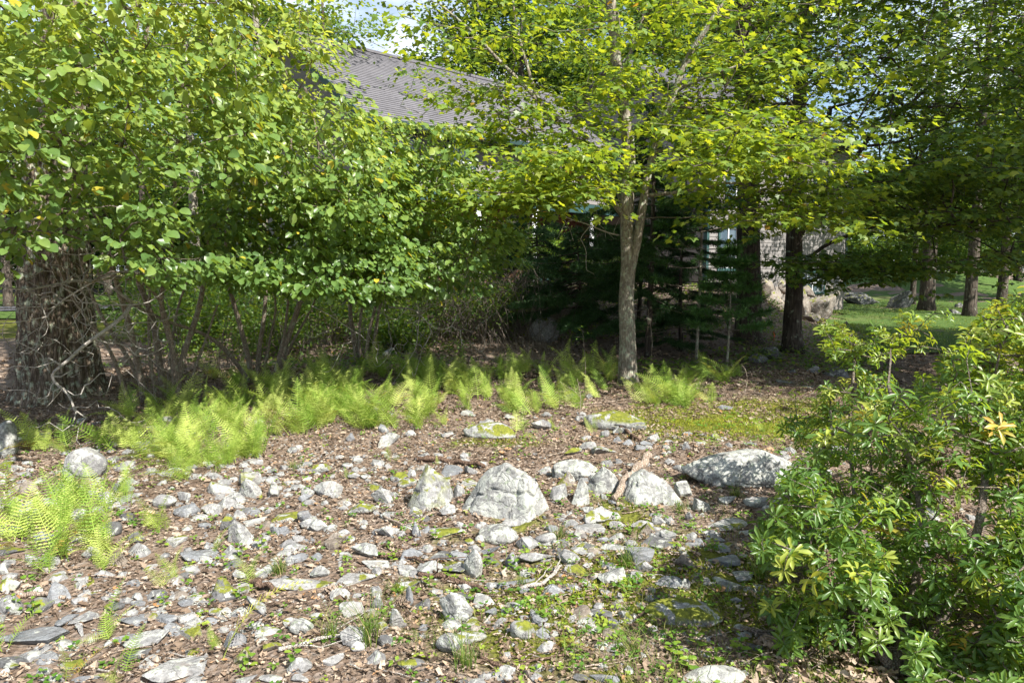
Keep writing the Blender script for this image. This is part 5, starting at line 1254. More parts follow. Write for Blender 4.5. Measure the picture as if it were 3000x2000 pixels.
# dark maples on the right
def ground_at(px, Y): 
    x = (px-1176)/F*Y/ (CP); return np.array([x, Y, float(ground_z(x, Y))])
Yr = lambda q: np.clip(11.2+rng.normal(0, 1.3, len(q)), 8.2, 14.5)
d1 = layered([(1600, -200), (2450, -200), (2450, 300), (2250, 350), (2000, 300), (1850, 250), (1650, 200)], 84, 11, Yr, .7, .09)
d2 = layered([(1480, -900), (2600, -1000), (2700, -250), (1600, -250)], 22, 10, lambda q: np.clip(10.8+rng.normal(0, 2, len(q)), 6.5, 15), 1.0, .2)
b1 = hit(1820, 806); Y1 = float(b1[1]); Q1 = lambda l: [at(a, b, Y1+c) for a, b, c in l]
d3 = layered([(1850, 570), (2080, 560), (2120, 610), (2000, 640), (1880, 630)], 16, 9, lambda q: np.clip(10+rng.normal(0, .6, len(q)), 8.5, 12), .4, .04)
d4 = layered([(1960, 380), (2380, 330), (2400, 480), (2150, 530), (1990, 500)], 50, 10, lambda q: np.clip(11+rng.normal(0, 1.3, len(q)), 8.5, 14), .6, .05)
d5 = layered([(2100, 120), (2500, 100), (2500, 640), (2250, 630), (2100, 560), (2120, 400)], 80, 10, lambda q: np.clip(12+rng.normal(0, 2, len(q)), 8.5, 16), .6, .06)
maple('thinner dark maple trunk with boughs sweeping right over the lawn', [
 ('trunk', Q1([(1820, 812, 0), (1822, 740, 0), (1822, 650, 0), (1824, 520, 0), (1828, 380, 0), (1835, 250, 0), (1845, 100, 0), (1860, -100, 0), (1880, -500, 0), (1890, -900, 0)]), .17, .05),
 ('limb', Q1([(1826, 560, 0), (1880, 470, -.2), (1940, 390, -.5), (2000, 320, -.7), (2090, 230, -1), (2200, 150, -1.2)]), .06, .02),
 ('limb', Q1([(1824, 620, 0), (1900, 560, -.4), (2000, 520, -.8), (2120, 490, -1), (2260, 490, -1)]), .04, .012),
 ('limb', Q1([(1830, 380, 0), (1930, 345, -.2), (2060, 330, -.5), (2200, 280, -.8)]), .04, .014),
 ('limb', Q1([(1824, 660, 0), (1900, 630, -.5), (2000, 620, -1), (2080, 600, -1.4)]), .028, .01),
 ('limb', Q1([(1850, 60, 0), (1960, -60, -.5), (2150, -150, -1)]), .05, .02),
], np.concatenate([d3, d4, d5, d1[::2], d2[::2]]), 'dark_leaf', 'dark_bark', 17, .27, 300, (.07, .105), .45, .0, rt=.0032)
b2 = hit(1716, 795); Y2 = float(b2[1])+.3; Q2 = lambda l: [at(a, b, Y2+c) for a, b, c in l]
d6 = layered([(1560, -150), (1900, -150), (1900, 200), (1560, 180)], 18, 9, lambda q: np.clip(13+rng.normal(0, 1, len(q)), 11, 15), .7, .08)
maple('thick dark trunk standing between the maple and the thinner dark trunk', [
 ('trunk', Q2([(1716, 805, 0), (1718, 740, 0), (1717, 640, 0), (1718, 450, 0), (1716, 300, 0), (1712, 150, 0), (1706, 0, 0), (1700, -300, 0), (1700, -900, 0)]), .255, .09),
 ('limb', Q2([(1712, 120, 0), (1760, 0, -.3), (1850, -150, -.6)]), .07, .03),
 ('limb', Q2([(1706, 0, 0), (1620, -150, -.3), (1500, -300, -.6)]), .07, .03),
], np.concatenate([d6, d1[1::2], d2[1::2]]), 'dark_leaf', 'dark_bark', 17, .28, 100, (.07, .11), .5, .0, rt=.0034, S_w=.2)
print('maples done')

# ---- pieris shrub at right
def pieris():
    e = empty('pieris_shrub', hit(2060, 1540), 'glossy evergreen shrub with whorled leaves filling the lower right corner', 'shrub'); org = np.array(e.location)
    s = Skel(60000)
    st = [([(2055, 1545, 2.6), (2030, 1480, 2.6), (1995, 1420, 2.65), (1958, 1375, 2.7), (1900, 1280, 2.8), (1850, 1180, 3.0)], .026, .010), ([(2055, 1545, 2.6), (2080, 1420, 2.7), (2120, 1300, 2.8), (2120, 1150, 3.0), (2080, 1000, 3.2), (2040, 880, 3.5)], .024, .009),
          ([(2070, 1545, 2.6), (2180, 1400, 2.6), (2250, 1200, 2.7), (2270, 1000, 2.9), (2280, 800, 3.1)], .024, .009), ([(1975, 1530, 2.7), (1930, 1480, 2.7), (1880, 1440, 2.75), (1800, 1400, 2.8)], .016, .008),
          ([(2090, 1545, 2.7), (2300, 1450, 2.4), (2500, 1250, 2.4), (2600, 1000, 2.6)], .024, .01), ([(2040, 1540, 2.7), (1990, 1350, 3.3), (1960, 1150, 3.7), (1950, 1000, 4.0), (1960, 850, 4.0)], .02, .009)]
    for p, r0, r1 in st: s.path(path3(p), r0, r1, 'stem', .012, step=.08, seed=len(s.paths))
    def tp(poly, n, f): q = sample_poly(poly, n); return at(q[:, 0], q[:, 1], f(q))
    poly1 = [(1880, 1000), (1960, 950), (2080, 880), (2190, 800), (2270, 710), (2420, 640), (2800, 620), (2800, 1600), (2120, 1600), (2080, 1450), (1960, 1370), (1860, 1330), (1760, 1300), (1735, 1220), (1770, 1130), (1820, 1060)]
    ff = lambda q: 2.35+1.1*rng.random(len(q))**1.2+np.clip((1250-q[:, 1])/600, -.3, 1)*.9*rng.random(len(q))**.6
    poly0 = [(a if a < 2500 else 2480, b) for a, b in poly1]
    t = [tp(poly0, 2700, ff), tp(poly1, 90, ff), tp([(1780, 900), (1960, 860), (2080, 850), (2000, 990), (1800, 1020)], 150, lambda q: 3.7+.6*rng.random(len(q))), tp([(1880, 730), (1990, 770), (2060, 800), (1990, 850), (1900, 820)], 50, lambda q: 3.9+.4*rng.random(len(q))),
         tp([(1980, 760), (2060, 720), (2200, 700), (2140, 820), (2040, 830)], 40, lambda q: 3.6+.5*rng.random(len(q))), tp([(1760, 1380), (1860, 1400), (1900, 1470), (1800, 1500)], 60, lambda q: 2.55+.3*rng.random(len(q))), tp([(1760, 1330), (2060, 1380), (2120, 1540), (2000, 1500), (1880, 1440)], 60, lambda q: 2.4+.4*rng.random(len(q))), tp([(2100, 1450), (2380, 1400), (2380, 1600), (2100, 1600)], 150, lambda q: 2.0+.5*rng.random(len(q)))]
    t = np.concatenate(t); t = t[t[:, 2] > ground_z(t[:, 0], t[:, 1])+.08]; t = t[(noise3(t, 2.6, 2, 7.) > .385)]
    s.grow(t, .08, .35, .02, .09); s.build(e, M['twig'], M['twig'], .0017, 8)
    ti = np.array(s.tips); C = s.P[ti]; dd = unit(unit(s.P[ti]-s.P[s.par[ti]])+[.1, -.1, .9]); n = len(C); m = 13
    a = np.tile(np.arange(m)*2.4, (n, 1))+rng.random((n, 1))*6; el = np.linspace(.15, 1.25, m)[None]+rng.normal(0, .12, (n, m)); el = el[:, ::-1]
    A = unit(np.cross(dd, [1, .3, 0.])); B = np.cross(dd, A)
    rad = np.cos(a)[..., None]*A[:, None]+np.sin(a)[..., None]*B[:, None]
    dr = unit(rad*np.sin(el+.35)[..., None]+dd[:, None]*np.cos(el+.35)[..., None]); nn_ = dd[:, None]*np.sin(el+.35)[..., None]-rad*np.cos(el+.35)[..., None]
    back = np.linspace(0, .07, m)[None, :, None]; back = back[:, ::-1][:, ::-1]
    dr = unit(dr+rng.normal(0, .16, dr.shape)); P = C[:, None]-dd[:, None]*back+dr*.004
    L = .056*(1-.35*np.cos(el)**6)*rng.uniform(.75, 1.15, (n, 1))*rng.uniform(.85, 1.1, (n, m))
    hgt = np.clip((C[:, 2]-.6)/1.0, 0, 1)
    r = np.clip(.02+.5*rng.random((n, 1))+.2*rng.random((n, m))+.25*hgt[:, None], 0, .86)  # upper whorls tinted paler, their sunlit look is in the leaf colour
    young = rng.random(n) > .93; r[young] = .90
    for px, py in ((2300, 975), (2280, 990), (2020, 1195), (1985, 935), (2195, 1440), (2080, 735)):
        x_, y_, d_ = project(C); k = int(np.argmin((x_-px)**2+(y_-py)**2+ (d_-2.5)**2*2000)); r[k] = .98; L[k] *= 1.15
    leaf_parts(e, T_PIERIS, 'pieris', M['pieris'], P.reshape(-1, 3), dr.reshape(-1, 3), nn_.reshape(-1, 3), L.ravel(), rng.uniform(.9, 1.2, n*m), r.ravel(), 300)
    # flower bud strings (yellow green beads) and old brown seed clusters
    oct_ = (np.array([(1,0,0),(-1,0,0),(0,1,0),(0,-1,0),(0,0,1),(0,0,-1)], float), np.array([(0,2,4),(2,1,4),(1,3,4),(3,0,4),(2,0,5),(1,2,5),(3,1,5),(0,3,5)])); top = np.argsort(-(C[:, 2]+rng.random(n)*.8))[:150]
    def beads(idx, name, mat, k, drop, size, rv):
        g = []; R = []
        for i in idx:
            for _ in range(3):
                az = rng.random()*6.28; u = np.linspace(.1, 1, k); ln = drop*rng.uniform(.7, 1.2)
                g.append(C[i]+np.stack([np.cos(az)*u*ln*.5, np.sin(az)*u*ln*.5, .02-u*u*ln*.7], -1)+rng.normal(0, .004, (k, 3))); R.append(np.full(k, rv+rng.random()*.1))
        g = np.concatenate(g); R = np.concatenate(R); V = (oct_[0][None]*size+g[:, None]).reshape(-1, 3)-org
        link(name, mesh(name, V, (oct_[1][None]+(np.arange(len(g))*6)[:, None, None]).reshape(-1, 3), None, mat, np.repeat(R, 6)), e)['kind'] = 'stuff'
    beads(top, 'flower_buds', M['moss_blade'], 12, .07, .0032, .55)
    x_, y_, d_ = project(C); old = [int(np.argmin((x_-a)**2+(y_-b)**2+(d_-2.4)**2*1500)) for a, b in ((2190, 1080), (2200, 1130), (2205, 1180), (2160, 1290), (2215, 1340), (1895, 1270), (2160, 1460), (2290, 1480), (2180, 1050), (2350, 1470), (1990, 1000), (2165, 1270))]
    beads(old, 'seed_clusters', M['brownwood'], 18, .13, .0045, 0)
pieris()
# dead twiggy brush under the pieris + big leaves on the floor there
def brush(name, label, cat, px0, px1, py0, py1, n, r, mat, hgt, seed, ln=(.3, .8), group=None):
    q = np.random.default_rng(seed); g = Geo(); c = hit((px0+px1)/2, (py0+py1)/2)
    for _ in range(n):
        p = hit(q.uniform(px0, px1), q.uniform(py0, py1)); az = q.random()*6.28; L = q.uniform(*ln); h = hgt*q.uniform(.4, 1.1)
        u = np.linspace(0, 1, 9); P = p+np.stack([np.cos(az)*u*L+.04*np.sin(u*5+az), np.sin(az)*u*L, h*np.sin(u*math.pi*q.uniform(.5, .95))], -1); P += q.normal(0, .006, P.shape)
        g.tube(P, np.linspace(r, r*.35, 9), 4, cap=False)
    o = g.build(name, M[mat], None, True, c); tagp(o, label, cat, group); return o
brush('twig_tangle', 'tangle of thin bare stems inside the base of the glossy shrub', 'twigs', 1850, 2150, 1400, 1530, 130, .0028, 'twig', .28, 5, (.2, .5))
brush('brush_pile', 'heap of arching dead brambles in the dark under the conifers', 'brush', 980, 1270, 740, 800, 320, .006, 'twig', 1.4, 6, (.5, 1.7))
brush('brush_pile', 'low dry stalks in front of the shaded pale boulder', 'brush', 1080, 1330, 810, 840, 70, .004, 'twig', .45, 8, (.3, .8))
q = sample_poly([(1760, 1480), (2150, 1440), (2300, 1600), (1740, 1600)], 420); P = np.array([hit(a, b) for a, b in q])+[0, 0, .03]; n = len(P)
V, f3, f4 = place(T_LITTER, P+rng.normal(0, .01, P.shape), rng.normal(size=(n, 3))*[1, 1, .3], rng.normal(size=(n, 3))*.5+[0, 0, 1.], rng.uniform(.03, .075, n), rng.uniform(.5, 1.0, n))
tagp(link('dead_leaves', mesh('dead_leaves', V, f3, f4, M['litter'], np.repeat(rng.uniform(.4, .9, n), 6))), 'large curled dead oak leaves heaped under the glossy shrub', 'dead leaves', kind='stuff')

# ---- conifers
CON = []
def conifer(px, Y, h, label, rad=1.6, nb=60, mat='needle', name='spruce_tree', tr=.06, droop=.35, z0=.4, bark_='dark_bark', seed=1, nl=.068, per=78):
    q = np.random.default_rng(seed); b = ground_at(px, Y); e = empty(name, b, label, 'tree')
    if len(CON) >= 3:      # later trees reuse the three grown ones, turned and scaled
        src = CON[seed % 3]; h0, r0 = src['h'], src['r']
        for ch in src.children: c = ch.copy(); COL.objects.link(c); c.parent = e
        e.scale = (rad/r0, rad/r0, h/h0); e.rotation_euler = (0, 0, seed*1.7); return e
    e['h'] = h; e['r'] = rad; CON.append(e)
    g = Geo(); u = np.linspace(0, 1, 20); g.tube(np.stack([.05*np.sin(u*4), 0*u, u*h], -1), tr*(1-u*.9), 10); g.build('trunk', M[bark_], e, True)
    gb = Geo(); Pn = []; Dn = []
    for i in range(nb):
        f = (i+q.random())/nb; z = z0+(h-z0)*f; R = rad*(1-f)**.75*q.uniform(.45, 1.2)+.12; az = i*2.4+q.normal(0, .5); droop_ = droop*q.uniform(.4, 1.6); u = np.linspace(0, 1, 10)
        P = np.stack([np.cos(az)*u*R, np.sin(az)*u*R, z+.25*R*u*(1-f)*0-droop_*R*u**1.4+.2*R*u**3], -1)
        gb.tube(P, np.linspace(.012, .003, 10)*(1+R*.3), 4, cap=False)
        k = int(per*R/rad)+6
        for j in range(k):     # side twigs with needles, hanging a little
            uu = q.uniform(.18, 1)**.8; c = np.array([np.interp(uu, u, P[:, m_]) for m_ in range(3)]); sd = q.choice([-1, 1]); a2 = az+sd*q.uniform(.5, 1.1); tl = R*.32*(1.15-uu)*q.uniform(.5, 1)+.05
            d = np.array([math.cos(a2), math.sin(a2), -.35-.25*q.random()]); mm = max(3, int(tl/.022)); s_ = np.linspace(0, 1, mm)[:, None]
            Pn.append(c+d*tl*s_); Dn.append(np.repeat(d[None], mm, 0))
    gb.build('branches', M[bark_], e, True)['kind'] = 'stuff'
    C = np.concatenate(Pn); D0 = np.concatenate(Dn); reps = 3; C = np.repeat(C, reps, 0); D0 = np.repeat(D0, reps, 0); n = len(C)
    D = unit(D0*.7+q.normal(0, .75, (n, 3))); Nn = q.normal(size=(n, 3))
    V, f3, f4 = place(T_QUAD, C, D, Nn, nl, .16)
    link('needles', mesh('needles', V, f3, f4, M[mat], np.repeat(q.random(n), 4)), e)['kind'] = 'stuff'
conifer(1487, 11.6, 6.2, 'dark spruce right behind the pale maple trunk', 1.5, 56, seed=3, tr=.055)
conifer(1325, 12.8, 2.3, 'dark low spruce left of the maple reaching over the pale boulder', 1.7, 46, seed=4, tr=.05, z0=.7)
conifer(1230, 14.8, 2.4, 'shadowy conifer far back in the gap left of the pale boulder', 1.7, 50, seed=21, tr=.05, z0=.5)
conifer(1465, 14.2, 4.2, 'shadowy conifer directly behind the maple trunk on the terrace', 1.7, 56, seed=22, tr=.05, z0=.2)
conifer(1565, 12.6, 3.6, 'dark spruce between the maple and the thick dark trunk', 1.25, 44, seed=9, tr=.05)
def pine(px, py, h, label, nw=7, tr=.02, seed=2, rad=.5, tuft=26, Y=None, z0=.35):
    q = np.random.default_rng(seed); b = hit(px, py) if Y is None else ground_at(px, Y); e = empty('white_pine_sapling', b, label, 'tree'); g = Geo()
    u = np.linspace(0, 1, 12); g.tube(np.stack([.03*np.sin(u*3), 0*u, u*h], -1), tr*(1-.8*u), 8); g.build('trunk', M['maple_bark'], e, True)
    gb = Geo(); C = []; A = []
    for w in range(nw):
        z = h*(z0+(1-z0)*w/(nw-1)); R = rad*(1.15-w/nw)*q.uniform(.85, 1.1)
        for k in range(5):
            az = k*1.257+w*.7+q.normal(0, .2); u = np.linspace(0, 1, 7); P = np.stack([np.cos(az)*u*R, np.sin(az)*u*R, z+.25*R*u*u-.1*R*u], -1); gb.tube(P, np.linspace(.006, .002, 7), 4, cap=False)
            d = unit(P[-1]-P[-2]); C.append(P[-1]); A.append(d)
            for uu in (.45, .6, .75, .88):
                for sd in (-1, 1):
                    c = np.array([np.interp(uu, u, P[:, m_]) for m_ in range(3)]); a2 = az+sd*.8; d2 = np.array([math.cos(a2), math.sin(a2), .3]); t2_ = c+d2*R*.3*q.uniform(.5, 1); gb.tube([c, t2_], [.003, .002], 3, cap=False); C.append(t2_); A.append(unit(d2))
    C.append(np.array([0, 0, h])); A.append(np.array([0, 0, 1.])); gb.build('branches', M['twig'], e, True)['kind'] = 'stuff'
    C = np.array(C); A = np.array(A); m = tuft; n = len(C)*m; Cc = np.repeat(C, m, 0)-np.repeat(A, m, 0)*q.random((n, 1))*.05; D = unit(np.repeat(A, m, 0)*.7+q.normal(0, .62, (n, 3)))
    V, f3, f4 = place(T_QUAD, Cc, D, q.normal(size=(n, 3)), q.uniform(.08, .12, n), .035)
    link('needles', mesh('needles', V, f3, f4, M['pine'], np.repeat(q.random(n), 4)), e)['kind'] = 'stuff'
pine(1668, 850, 1.75, 'young white pine with star like needle tufts before the thick dark trunk', 7, .022, 2, .55, 30)
pine(1600, 700, 3.6, 'taller young white pine glimpsed behind the maple leaves', 9, .03, 5, .9, 30, Y=11)
# ---- small leafy shrubs near the house, sapling, weeds
def bush(px, Y, h, r, label, mat='dark_leaf', n=2600, seed=1, L=.05, name='shrub', z=0):
    q = np.random.default_rng(seed); b = ground_at(px, Y); b[2] += z; e = empty(name, b, label, 'shrub'); g = Geo()
    for k in range(14):
        az = q.random()*6.28; u = np.linspace(0, 1, 7); g.tube(np.stack([np.cos(az)*u**1.5*r*.7, np.sin(az)*u**1.5*r*.7, u*h*q.uniform(.6, .95)], -1), np.linspace(.014, .004, 7), 5, cap=False)
    g.build('stems', M['twig'], e, True)['kind'] = 'stuff'
    m = 110; cc = unit(q.normal(size=(m, 3)))*(q.random((m, 1))**.4)*[r, r, h*.5]*.9+[0, 0, h*.55]
    P = cc[q.integers(0, m, n)]+q.normal(0, .11*r, (n, 3)); P[:, 2] = np.abs(P[:, 2]); out = unit(P-[0, 0, h*.4]+q.normal(0, .3, (n, 3))); Nn = q.normal(size=(n, 3))*.6+[0, 0, 1]
    V, f3, f4 = place(T_QUAD, P, out, Nn, q.uniform(.7, 1.3, n)*L*1.1, 1.2)
    link('foliage', mesh('foliage', V, f3, f4, M[mat], np.repeat(q.random(n), 4)), e)['kind'] = 'stuff'
bush(1250, 18.3, 1.6, 1.1, 'green feathery shrub in front of the porch column', 'weed', 3500, 3, .06)
bush(1150, 17.5, 1.5, 1.2, 'dark shrub below the shingled wall left of the porch', 'dark_leaf', 3500, 4, .06)
bush(1400, 17.6, 1.1, .9, 'low dark shrub on the terrace behind the maple trunk', 'dark_leaf', 2500, 5, .06)
bush(930, 13.0, 1.2, 1.0, 'dark leafy shrub in the shade behind the right witch hazel', 'dark_leaf', 3600, 6, .05)
bush(700, 15.0, 1.3, 1.3, 'low green shrub in the shade behind the middle witch hazel', 'dark_leaf', 3600, 7, .06)
bush(1080, 13.4, 1.5, 1.1, 'dark shrub behind the heap of dead brambles', 'dark_leaf', 3600, 8, .05)
bush(480, 16.0, 1.2, 1.4, 'green undergrowth shrub seen between the witch hazel stems', 'weed', 3000, 9, .06)
UL = ['dark bush just right of the oak behind the left witch hazel stems', 'shaded bush between the left and middle witch hazel stems', 'low dim bush right behind the middle witch hazel base', 'dark bush between the middle and right witch hazel stems',
      'dark bush directly behind the right witch hazel stems', 'shaded bush left of the heap of dead brambles', 'tall dark bush rising over the heap of dead brambles', 'dim bush behind the leftmost witch hazel stem near the driveway', 'tall dim bush far back between left and middle witch hazels',
      'tall dim bush far back behind the middle witch hazel', 'tall dark bush against the house behind the right witch hazel', 'green bush near the driveway seen under the left leaves', 'dark bush above the shaded pale boulder', 'smallest shaded bush at the foot of the right witch hazel']
for i, (px, Y, h, r) in enumerate([(420, 12.5, 1.0, .9), (520, 13.5, 1.3, 1.2), (640, 12.0, .9, .9), (760, 13.0, 1.3, 1.2), (860, 14.0, 1.6, 1.3), (960, 15.0, 1.8, 1.4), (1040, 15.5, 2.2, 1.3), (360, 15.0, 1.3, 1.3), (580, 17.0, 2.2, 1.8), (700, 18.0, 2.4, 1.8), (820, 17.5, 2.4, 1.6), (450, 19.0, 1.8, 1.8), (1180, 15.8, 1.7, 1.2), (900, 11.8, .7, .7)]):
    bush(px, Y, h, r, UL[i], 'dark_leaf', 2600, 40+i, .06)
    bpy.context.scene.objects[-1].parent['group'] = 'shaded understory bushes'
for i, (a, b) in enumerate([(400, 900), (560, 870), (700, 840), (800, 830), (930, 830), (480, 860), (640, 820)]):
    brush('stem_thicket', ['bare thicket of thin upright stems under the left witch hazel', 'bare thicket of thin stems under the middle witch hazel', 'bare thicket of thin stems under the right witch hazel'][0 if a < 520 else 1 if a < 720 else 2], 'brush', a-70, a+70, b-14, b+10, 13, .0042, 'twig', .8, 60+i, (.1, .5), 'stem thickets')
def sapling(px, py, h, label, seed, leaves=True, mat='twig', r=.005, name='sapling'):
    q = np.random.default_rng(seed); b = hit(px, py); e = empty(name, b, label, 'sapling' if leaves else 'dead plant'); s = Skel(3000)
    s.path([b, b+[.02, 0, h*.5], b+[-.02, .02, h]], r, r*.4, 'stem', .02, step=.04, seed=seed)
    t = np.array([b+[q.normal(0, .1*h/.5), q.normal(0, .1*h/.5), h*q.uniform(.45, 1.08)] for _ in range(14)]); s.grow(t, .05, .8, .0, .1); s.build(e, M[mat], M[mat], .0013, 5)
    if leaves:
        Tp, Dd = dirs_of(s); Q, out = discs(Tp, Dd, 3, .03, .01); n = len(Q); leaf_parts(e, T_OVAL, 'sap', M['weed'], Q, out, q.normal(size=(n, 3))*.4+[0, 0, 1], .03, 1.2, q.random(n), n)
sapling(1342, 905, .75, 'crooked young sapling with few leaves left of the maple trunk', 1); sapling(1330, 960, .4, 'small dry brown plant below the crooked sapling', 2, False, 'deadwood', .004, 'dead_weed')
sapling(1490, 860, .95, 'tall dry weed stalk with brown seed head right of the maple', 3, False, 'deadwood', .005, 'dead_weed'); sapling(1708, 905, .35, 'short dry weed stalk near the moss left of the shrub', 4, False, 'deadwood', .004, 'dead_weed')
sapling(770, 860, 1.0, 'thin leafless sapling between the middle and right witch hazels', 5, False, 'twig', .006, 'dead_weed')
# leafy seedlings among stones
def seedling(px, py, sc, label, n=7):
    sc = min(sc, 1.2)*.75
    b = hit(px, py); e = empty('seedling', b, label, 'seedling', 'green seedlings among the stones'); g = Geo(); g.tube([[0, 0, 0], [.004, 0, .06*sc*1.5]], [.0015, .001], 4); g.build('stem', M['weed'], e)
    a = np.arange(n)*2.4; P = np.stack([np.cos(a)*.004, np.sin(a)*.004, np.linspace(.02, .09, n)*sc], -1)+b; D = np.stack([np.cos(a), np.sin(a), .25+0*a], -1); Nn = np.tile([0, 0, 1.], (n, 1))+.3*S
    leaf_parts(e, T_OVAL, 'seed', M['weed'], P, D, Nn, .042*sc*np.linspace(1.1, .7, n), 1.2, rng.uniform(.3, .9, n), n)
for q in [(1000, 1240, 1.1, 'yellow green seedling beside the stepped block'), (1124, 1300, 1.5, 'tall leaved seedling right of the stepped block'), (1205, 1290, 1.2, 'seedling before the wide two peaked stone'), (1180, 1312, 1.2, 'seedling under the dark leaning wedge'), (1252, 1315, 1., 'seedling at the right foot of the two peaked stone'),
          (985, 1350, 1.1, 'upright pale seedling on the curved brown stick'), (555, 1285, 1.6, 'leafy seedling clump above the fallen bark'), (600, 1265, 1.5, 'leafy seedling behind the small grey stone'), (550, 1380, 1.1, 'seedling left of the five sided slab'), (375, 1392, .9, 'small yellowish seedling on open litter'),
          (30, 1408, 1.2, 'seedling above the biggest purple slab'), (75, 1415, 1.3, 'broad leaved seedling at the lower left edge'), (570, 1535, 1.1, 'yellow green seedling at the bottom edge'), (675, 1530, 1.2, 'seedling on the upright grey stone'), (1545, 1510, 1.6, 'leafy green seedling in the lower right shade'),
          (1640, 1525, 1.9, 'large green seedling beside the bottom lichened boulder'), (1700, 1500, 2.0, 'dark green seedling left of the shrub base'), (1600, 1490, 1.6, 'green seedling below the long low mossy rock'), (950, 1215, 1.0, 'bright seedling by the knotted dry branch'), (900, 1290, .9, 'seedling behind the flat lichened slab'),
          (1580, 1545, 1.8, 'green seedling at the bottom edge left of the boulder'), (1750, 1545, 2.2, 'large seedling at the bottom edge under the shrub'), (1810, 1560, 2.0, 'green sprout in big dead leaves'), (1030, 1330, 1., 'small sprout right of the curved stick')]:
    seedling(*q)

# ---- far trees
def tree_mesh(seed, h, r, crown0, nleaf, L, tr, kind='b'):
    q = np.random.default_rng(seed); g = Geo(); u = np.linspace(0, 1, 12); g.tube(np.stack([.15*np.sin(u*3+seed), .1*np.sin(u*2), u*h*.92-.3], -1), tr*(1-.8*u), 10)
    ends = []
    for k in range(26):
        z = h*(crown0+(.9-crown0)*q.random()); az = q.random()*6.28; R = r*math.sin(math.pi*min(1, max(.12, .18+.8*(z/h-crown0)/(1-crown0))))*q.uniform(.6, 1); v = np.linspace(0, 1, 6)
        P = np.stack([np.cos(az)*v*R, np.sin(az)*v*R, z+v*R*.35-.1*v*v*R], -1); g.tube(P, np.linspace(tr*.3, .015, 6), 5, cap=False)
        for v_ in (.45, .7, .9, 1.0): ends.append(np.array([np.cos(az)*v_*R, np.sin(az)*v_*R, z+v_*R*.3]))
    E = np.array(ends); E = np.concatenate([E, E+q.normal(0, r*.16, E.shape)]); P = E[q.integers(0, len(E), nleaf)]+q.normal(0, 1, (nleaf, 3))*[r*.13, r*.13, r*.055]
    Nn = q.normal(size=(nleaf, 3))*.5+[0, 0, 1]; D = q.normal(size=(nleaf, 3))*[1, 1, .4]
    V, f3, f4 = place(T_QUAD, P, D, Nn, q.uniform(.6, 1.3, nleaf)*L, 1.1)
    cl = np.repeat(np.clip(q.random(nleaf)*.8+.2*noise3(P, .6, 1), 0, 1), 4)
    tm = mesh('trunk', np.concatenate(g.V), np.concatenate(g.F3), np.concatenate(g.F4), M['dark_bark'], None, True)
    return tm, mesh('crown', V, f3, f4, M['far_leaf'], cl)
FT = [tree_mesh(31, 15, 4.2, .28, 15000, .22, .26), tree_mesh(32, 17, 4.6, .35, 16000, .24, .3), tree_mesh(33, 12, 3.6, .15, 13000, .2, .2), tree_mesh(34, 7, 3.0, .05, 9000, .2, .12)]
FAR = 'tall green trees of the woods behind the house'
def far_tree(px, Y, v, sc, label, group=None, nm='broadleaf_tree', dz_=0):
    x = (px-1176)/F*Y; o = empty(nm, (x, Y, float(ground_z(x, Y))+dz_), label, 'tree', group); o.rotation_euler = (0, 0, rng.random()*6.28); o.scale = (sc, sc, sc)
    t = link('trunk', FT[v][0], o); c = link('crown', FT[v][1], o); c['kind'] = 'stuff'; return o
side = lambda px: 'left of the house' if px < 740 else 'behind the house roof' if px < 1650 else 'beyond the lawn on the right'
for px, Y, v, sc in [(560, 36, 0, 1.0), (700, 40, 1, 1.0), (770, 44, 0, .95), (1010, 42, 0, .72), (1090, 36, 0, .95), (1200, 34, 1, 1.0), (1330, 38, 0, 1.1), (1450, 40, 1, 1.05), (1560, 44, 0, 1.1), (1680, 42, 1, 1.0),
                     (380, 44, 1, 1.0), (250, 40, 0, 1.0), (60, 44, 1, 1.0), (-150, 38, 0, 1.1), (-350, 30, 1, 1.1), (-600, 26, 0, 1.)]:
    far_tree(px, Y, v, sc, 'tall leafy tree in the woods '+side(px), 'woodland trees '+side(px))
for px, Y, v, sc in [(1990, 62, 3, 1.1), (2060, 66, 3, 1.2), (2140, 60, 2, 1.0), (2240, 56, 3, 1.2), (2330, 52, 2, 1.1), (2420, 48, 1, .9), (1950, 75, 2, .7), (2110, 78, 2, .9), (2200, 74, 3, 1.5), (2550, 44, 1, 1), (2300, 40, 0, .9), (2450, 34, 1, .9), (2700, 30, 0, 1.)]:
    far_tree(px, Y, v, sc, 'green tree at the far edge of the lawn on the right', 'trees along the far lawn edge')
for i in range(14):
    far_tree(1940+i*48, 70+rng.random()*14, [3, 2][i % 2], 1.15, 'low bushy tree in the green edge closing the lawn', 'bushy trees closing the lawn')
for i in range(26):
    px = -700+i*55+rng.normal(0, 12)
    if px > 780: break
    far_tree(px+25, 48+rng.random()*8, 3, 1.2, 'low bushy tree behind the grass strip at left', 'bushy trees behind the driveway')
    far_tree(px, 62+rng.random()*22, [1, 0, 2, 3][i % 4], 1.0, 'distant green tree across the road at far left', 'distant trees across the road')
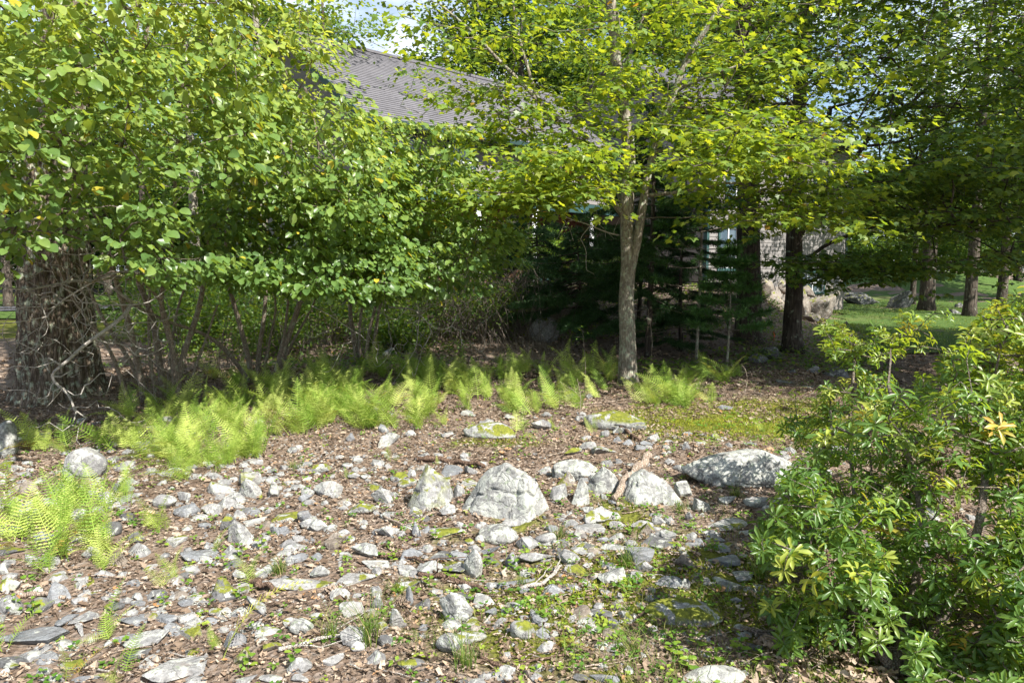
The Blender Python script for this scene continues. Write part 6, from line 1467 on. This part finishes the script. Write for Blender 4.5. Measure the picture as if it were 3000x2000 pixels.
# mid distance trunks
def trunk_tree(px, Y, w, label, h=13, v=None, lean=0, bark_='dark_bark', crown=True):
    x = (px-1176)/F*Y; b = np.array([x, Y, float(ground_z(x, Y))]); e = empty('broadleaf_tree', b, label, 'tree'); g = Geo(); u = np.linspace(0, 1, 24); r = w/2/F*Y
    g.tube(np.stack([lean*u*h, 0*u, u*h-.2], -1), r*(1-.7*u)*(1+.45*np.exp(-u*h/.3)), 16); g.build('trunk', M[bark_], e, True)
    if crown:
        s = Skel(20000); s.path([b+[lean*.3*h, 0, .3*h], b+[lean*h, 0, .95*h]], r*.5, r*.2, 'upper_trunk')
        t = b+np.stack([rng.normal(0, 2.2, 170), rng.normal(0, 2.2, 170), rng.uniform(.30, 1.0, 170)*h], -1); s.grow(t, .6, .5); s.build(e, M[bark_], None, .006)
        Tp, Dd = dirs_of(s); Q, out = discs(Tp, Dd, 34, .8, .12); n = len(Q)
        leaf_parts(e, T_QUAD, 'tt', M['dark_leaf'], Q, out, rng.normal(size=(n, 3))*.4+[0, 0, 1], rng.uniform(.1, .19, n), 1.2, rng.random(n), 0)
trunk_tree(2128, 25, 33, 'straight dark trunk with flared foot standing on the lawn'); trunk_tree(2095, 30, 13, 'thin dark trunk just left of the flared lawn trunk', 12, crown=False)
trunk_tree(2228, 22.5, 27, 'dark lawn trunk rising behind the glossy shrub', 11); trunk_tree(2300, 26, 22, 'dark trunk at the right edge behind the glossy shrub', 11)
trunk_tree(612, 21, 26, 'grey trunk seen behind the middle witch hazel', 13, bark_='maple_bark'); trunk_tree(455, 24, 24, 'grey trunk behind the left witch hazel leaves', 13, bark_='maple_bark')
trunk_tree(20, 28, 20, 'dark trunk left of the oak across the driveway', 12); trunk_tree(340, 30, 16, 'slim trunk near the driveway behind the left witch hazel', 12, crown=False); trunk_tree(760, 30, 18, 'grey trunk at the left corner of the house', 13, crown=False)
# trees outside the frame on the sunny side, for their shade
for (x, y, v, sc, lab) in [(11.5, 4.5, 1, .85, 'tall tree right of the view shading the spruces'), (13, -5.5, 0, .8, 'tree behind the viewer at right'), (15.5, 9, 0, .95, 'tall tree beside the lawn right of the view')]:
    o = empty('broadleaf_tree', (x, y, 0), lab, 'tree'); o.scale = (sc,)*3; o.rotation_euler = (0, 0, x); link('trunk', FT[v][0], o); link('crown', FT[v][1], o)['kind'] = 'stuff'
# marker ribbon
g = Geo(); g.add([[-.012, 0, 0], [.012, 0, 0], [.016, .004, .10], [-.008, .004, .10], [.004, .012, .17], [-.016, .01, .18], [-.012, .004, 0], [.012, .004, 0]], [[3, 2, 4], [3, 4, 5]], [[0, 1, 2, 3]])
o = g.build('marker_flag', M['flag'], None); p = hit(1778, 782); o.location = p.tolist(); tagp(o, 'small orange marker flag between the two dark trunks', 'flag')
g = Geo(); g.tube([[0, 0.005, -.15], [0, 0.005, .18]], [.003, .003], 5); g.build('stake', M['deadwood'], o)
print('TRIS', sum(sum(max(0, 1) for _ in ()) + len(m.loops)-2*len(m.polygons) for m in bpy.data.meshes), len(bpy.data.objects))
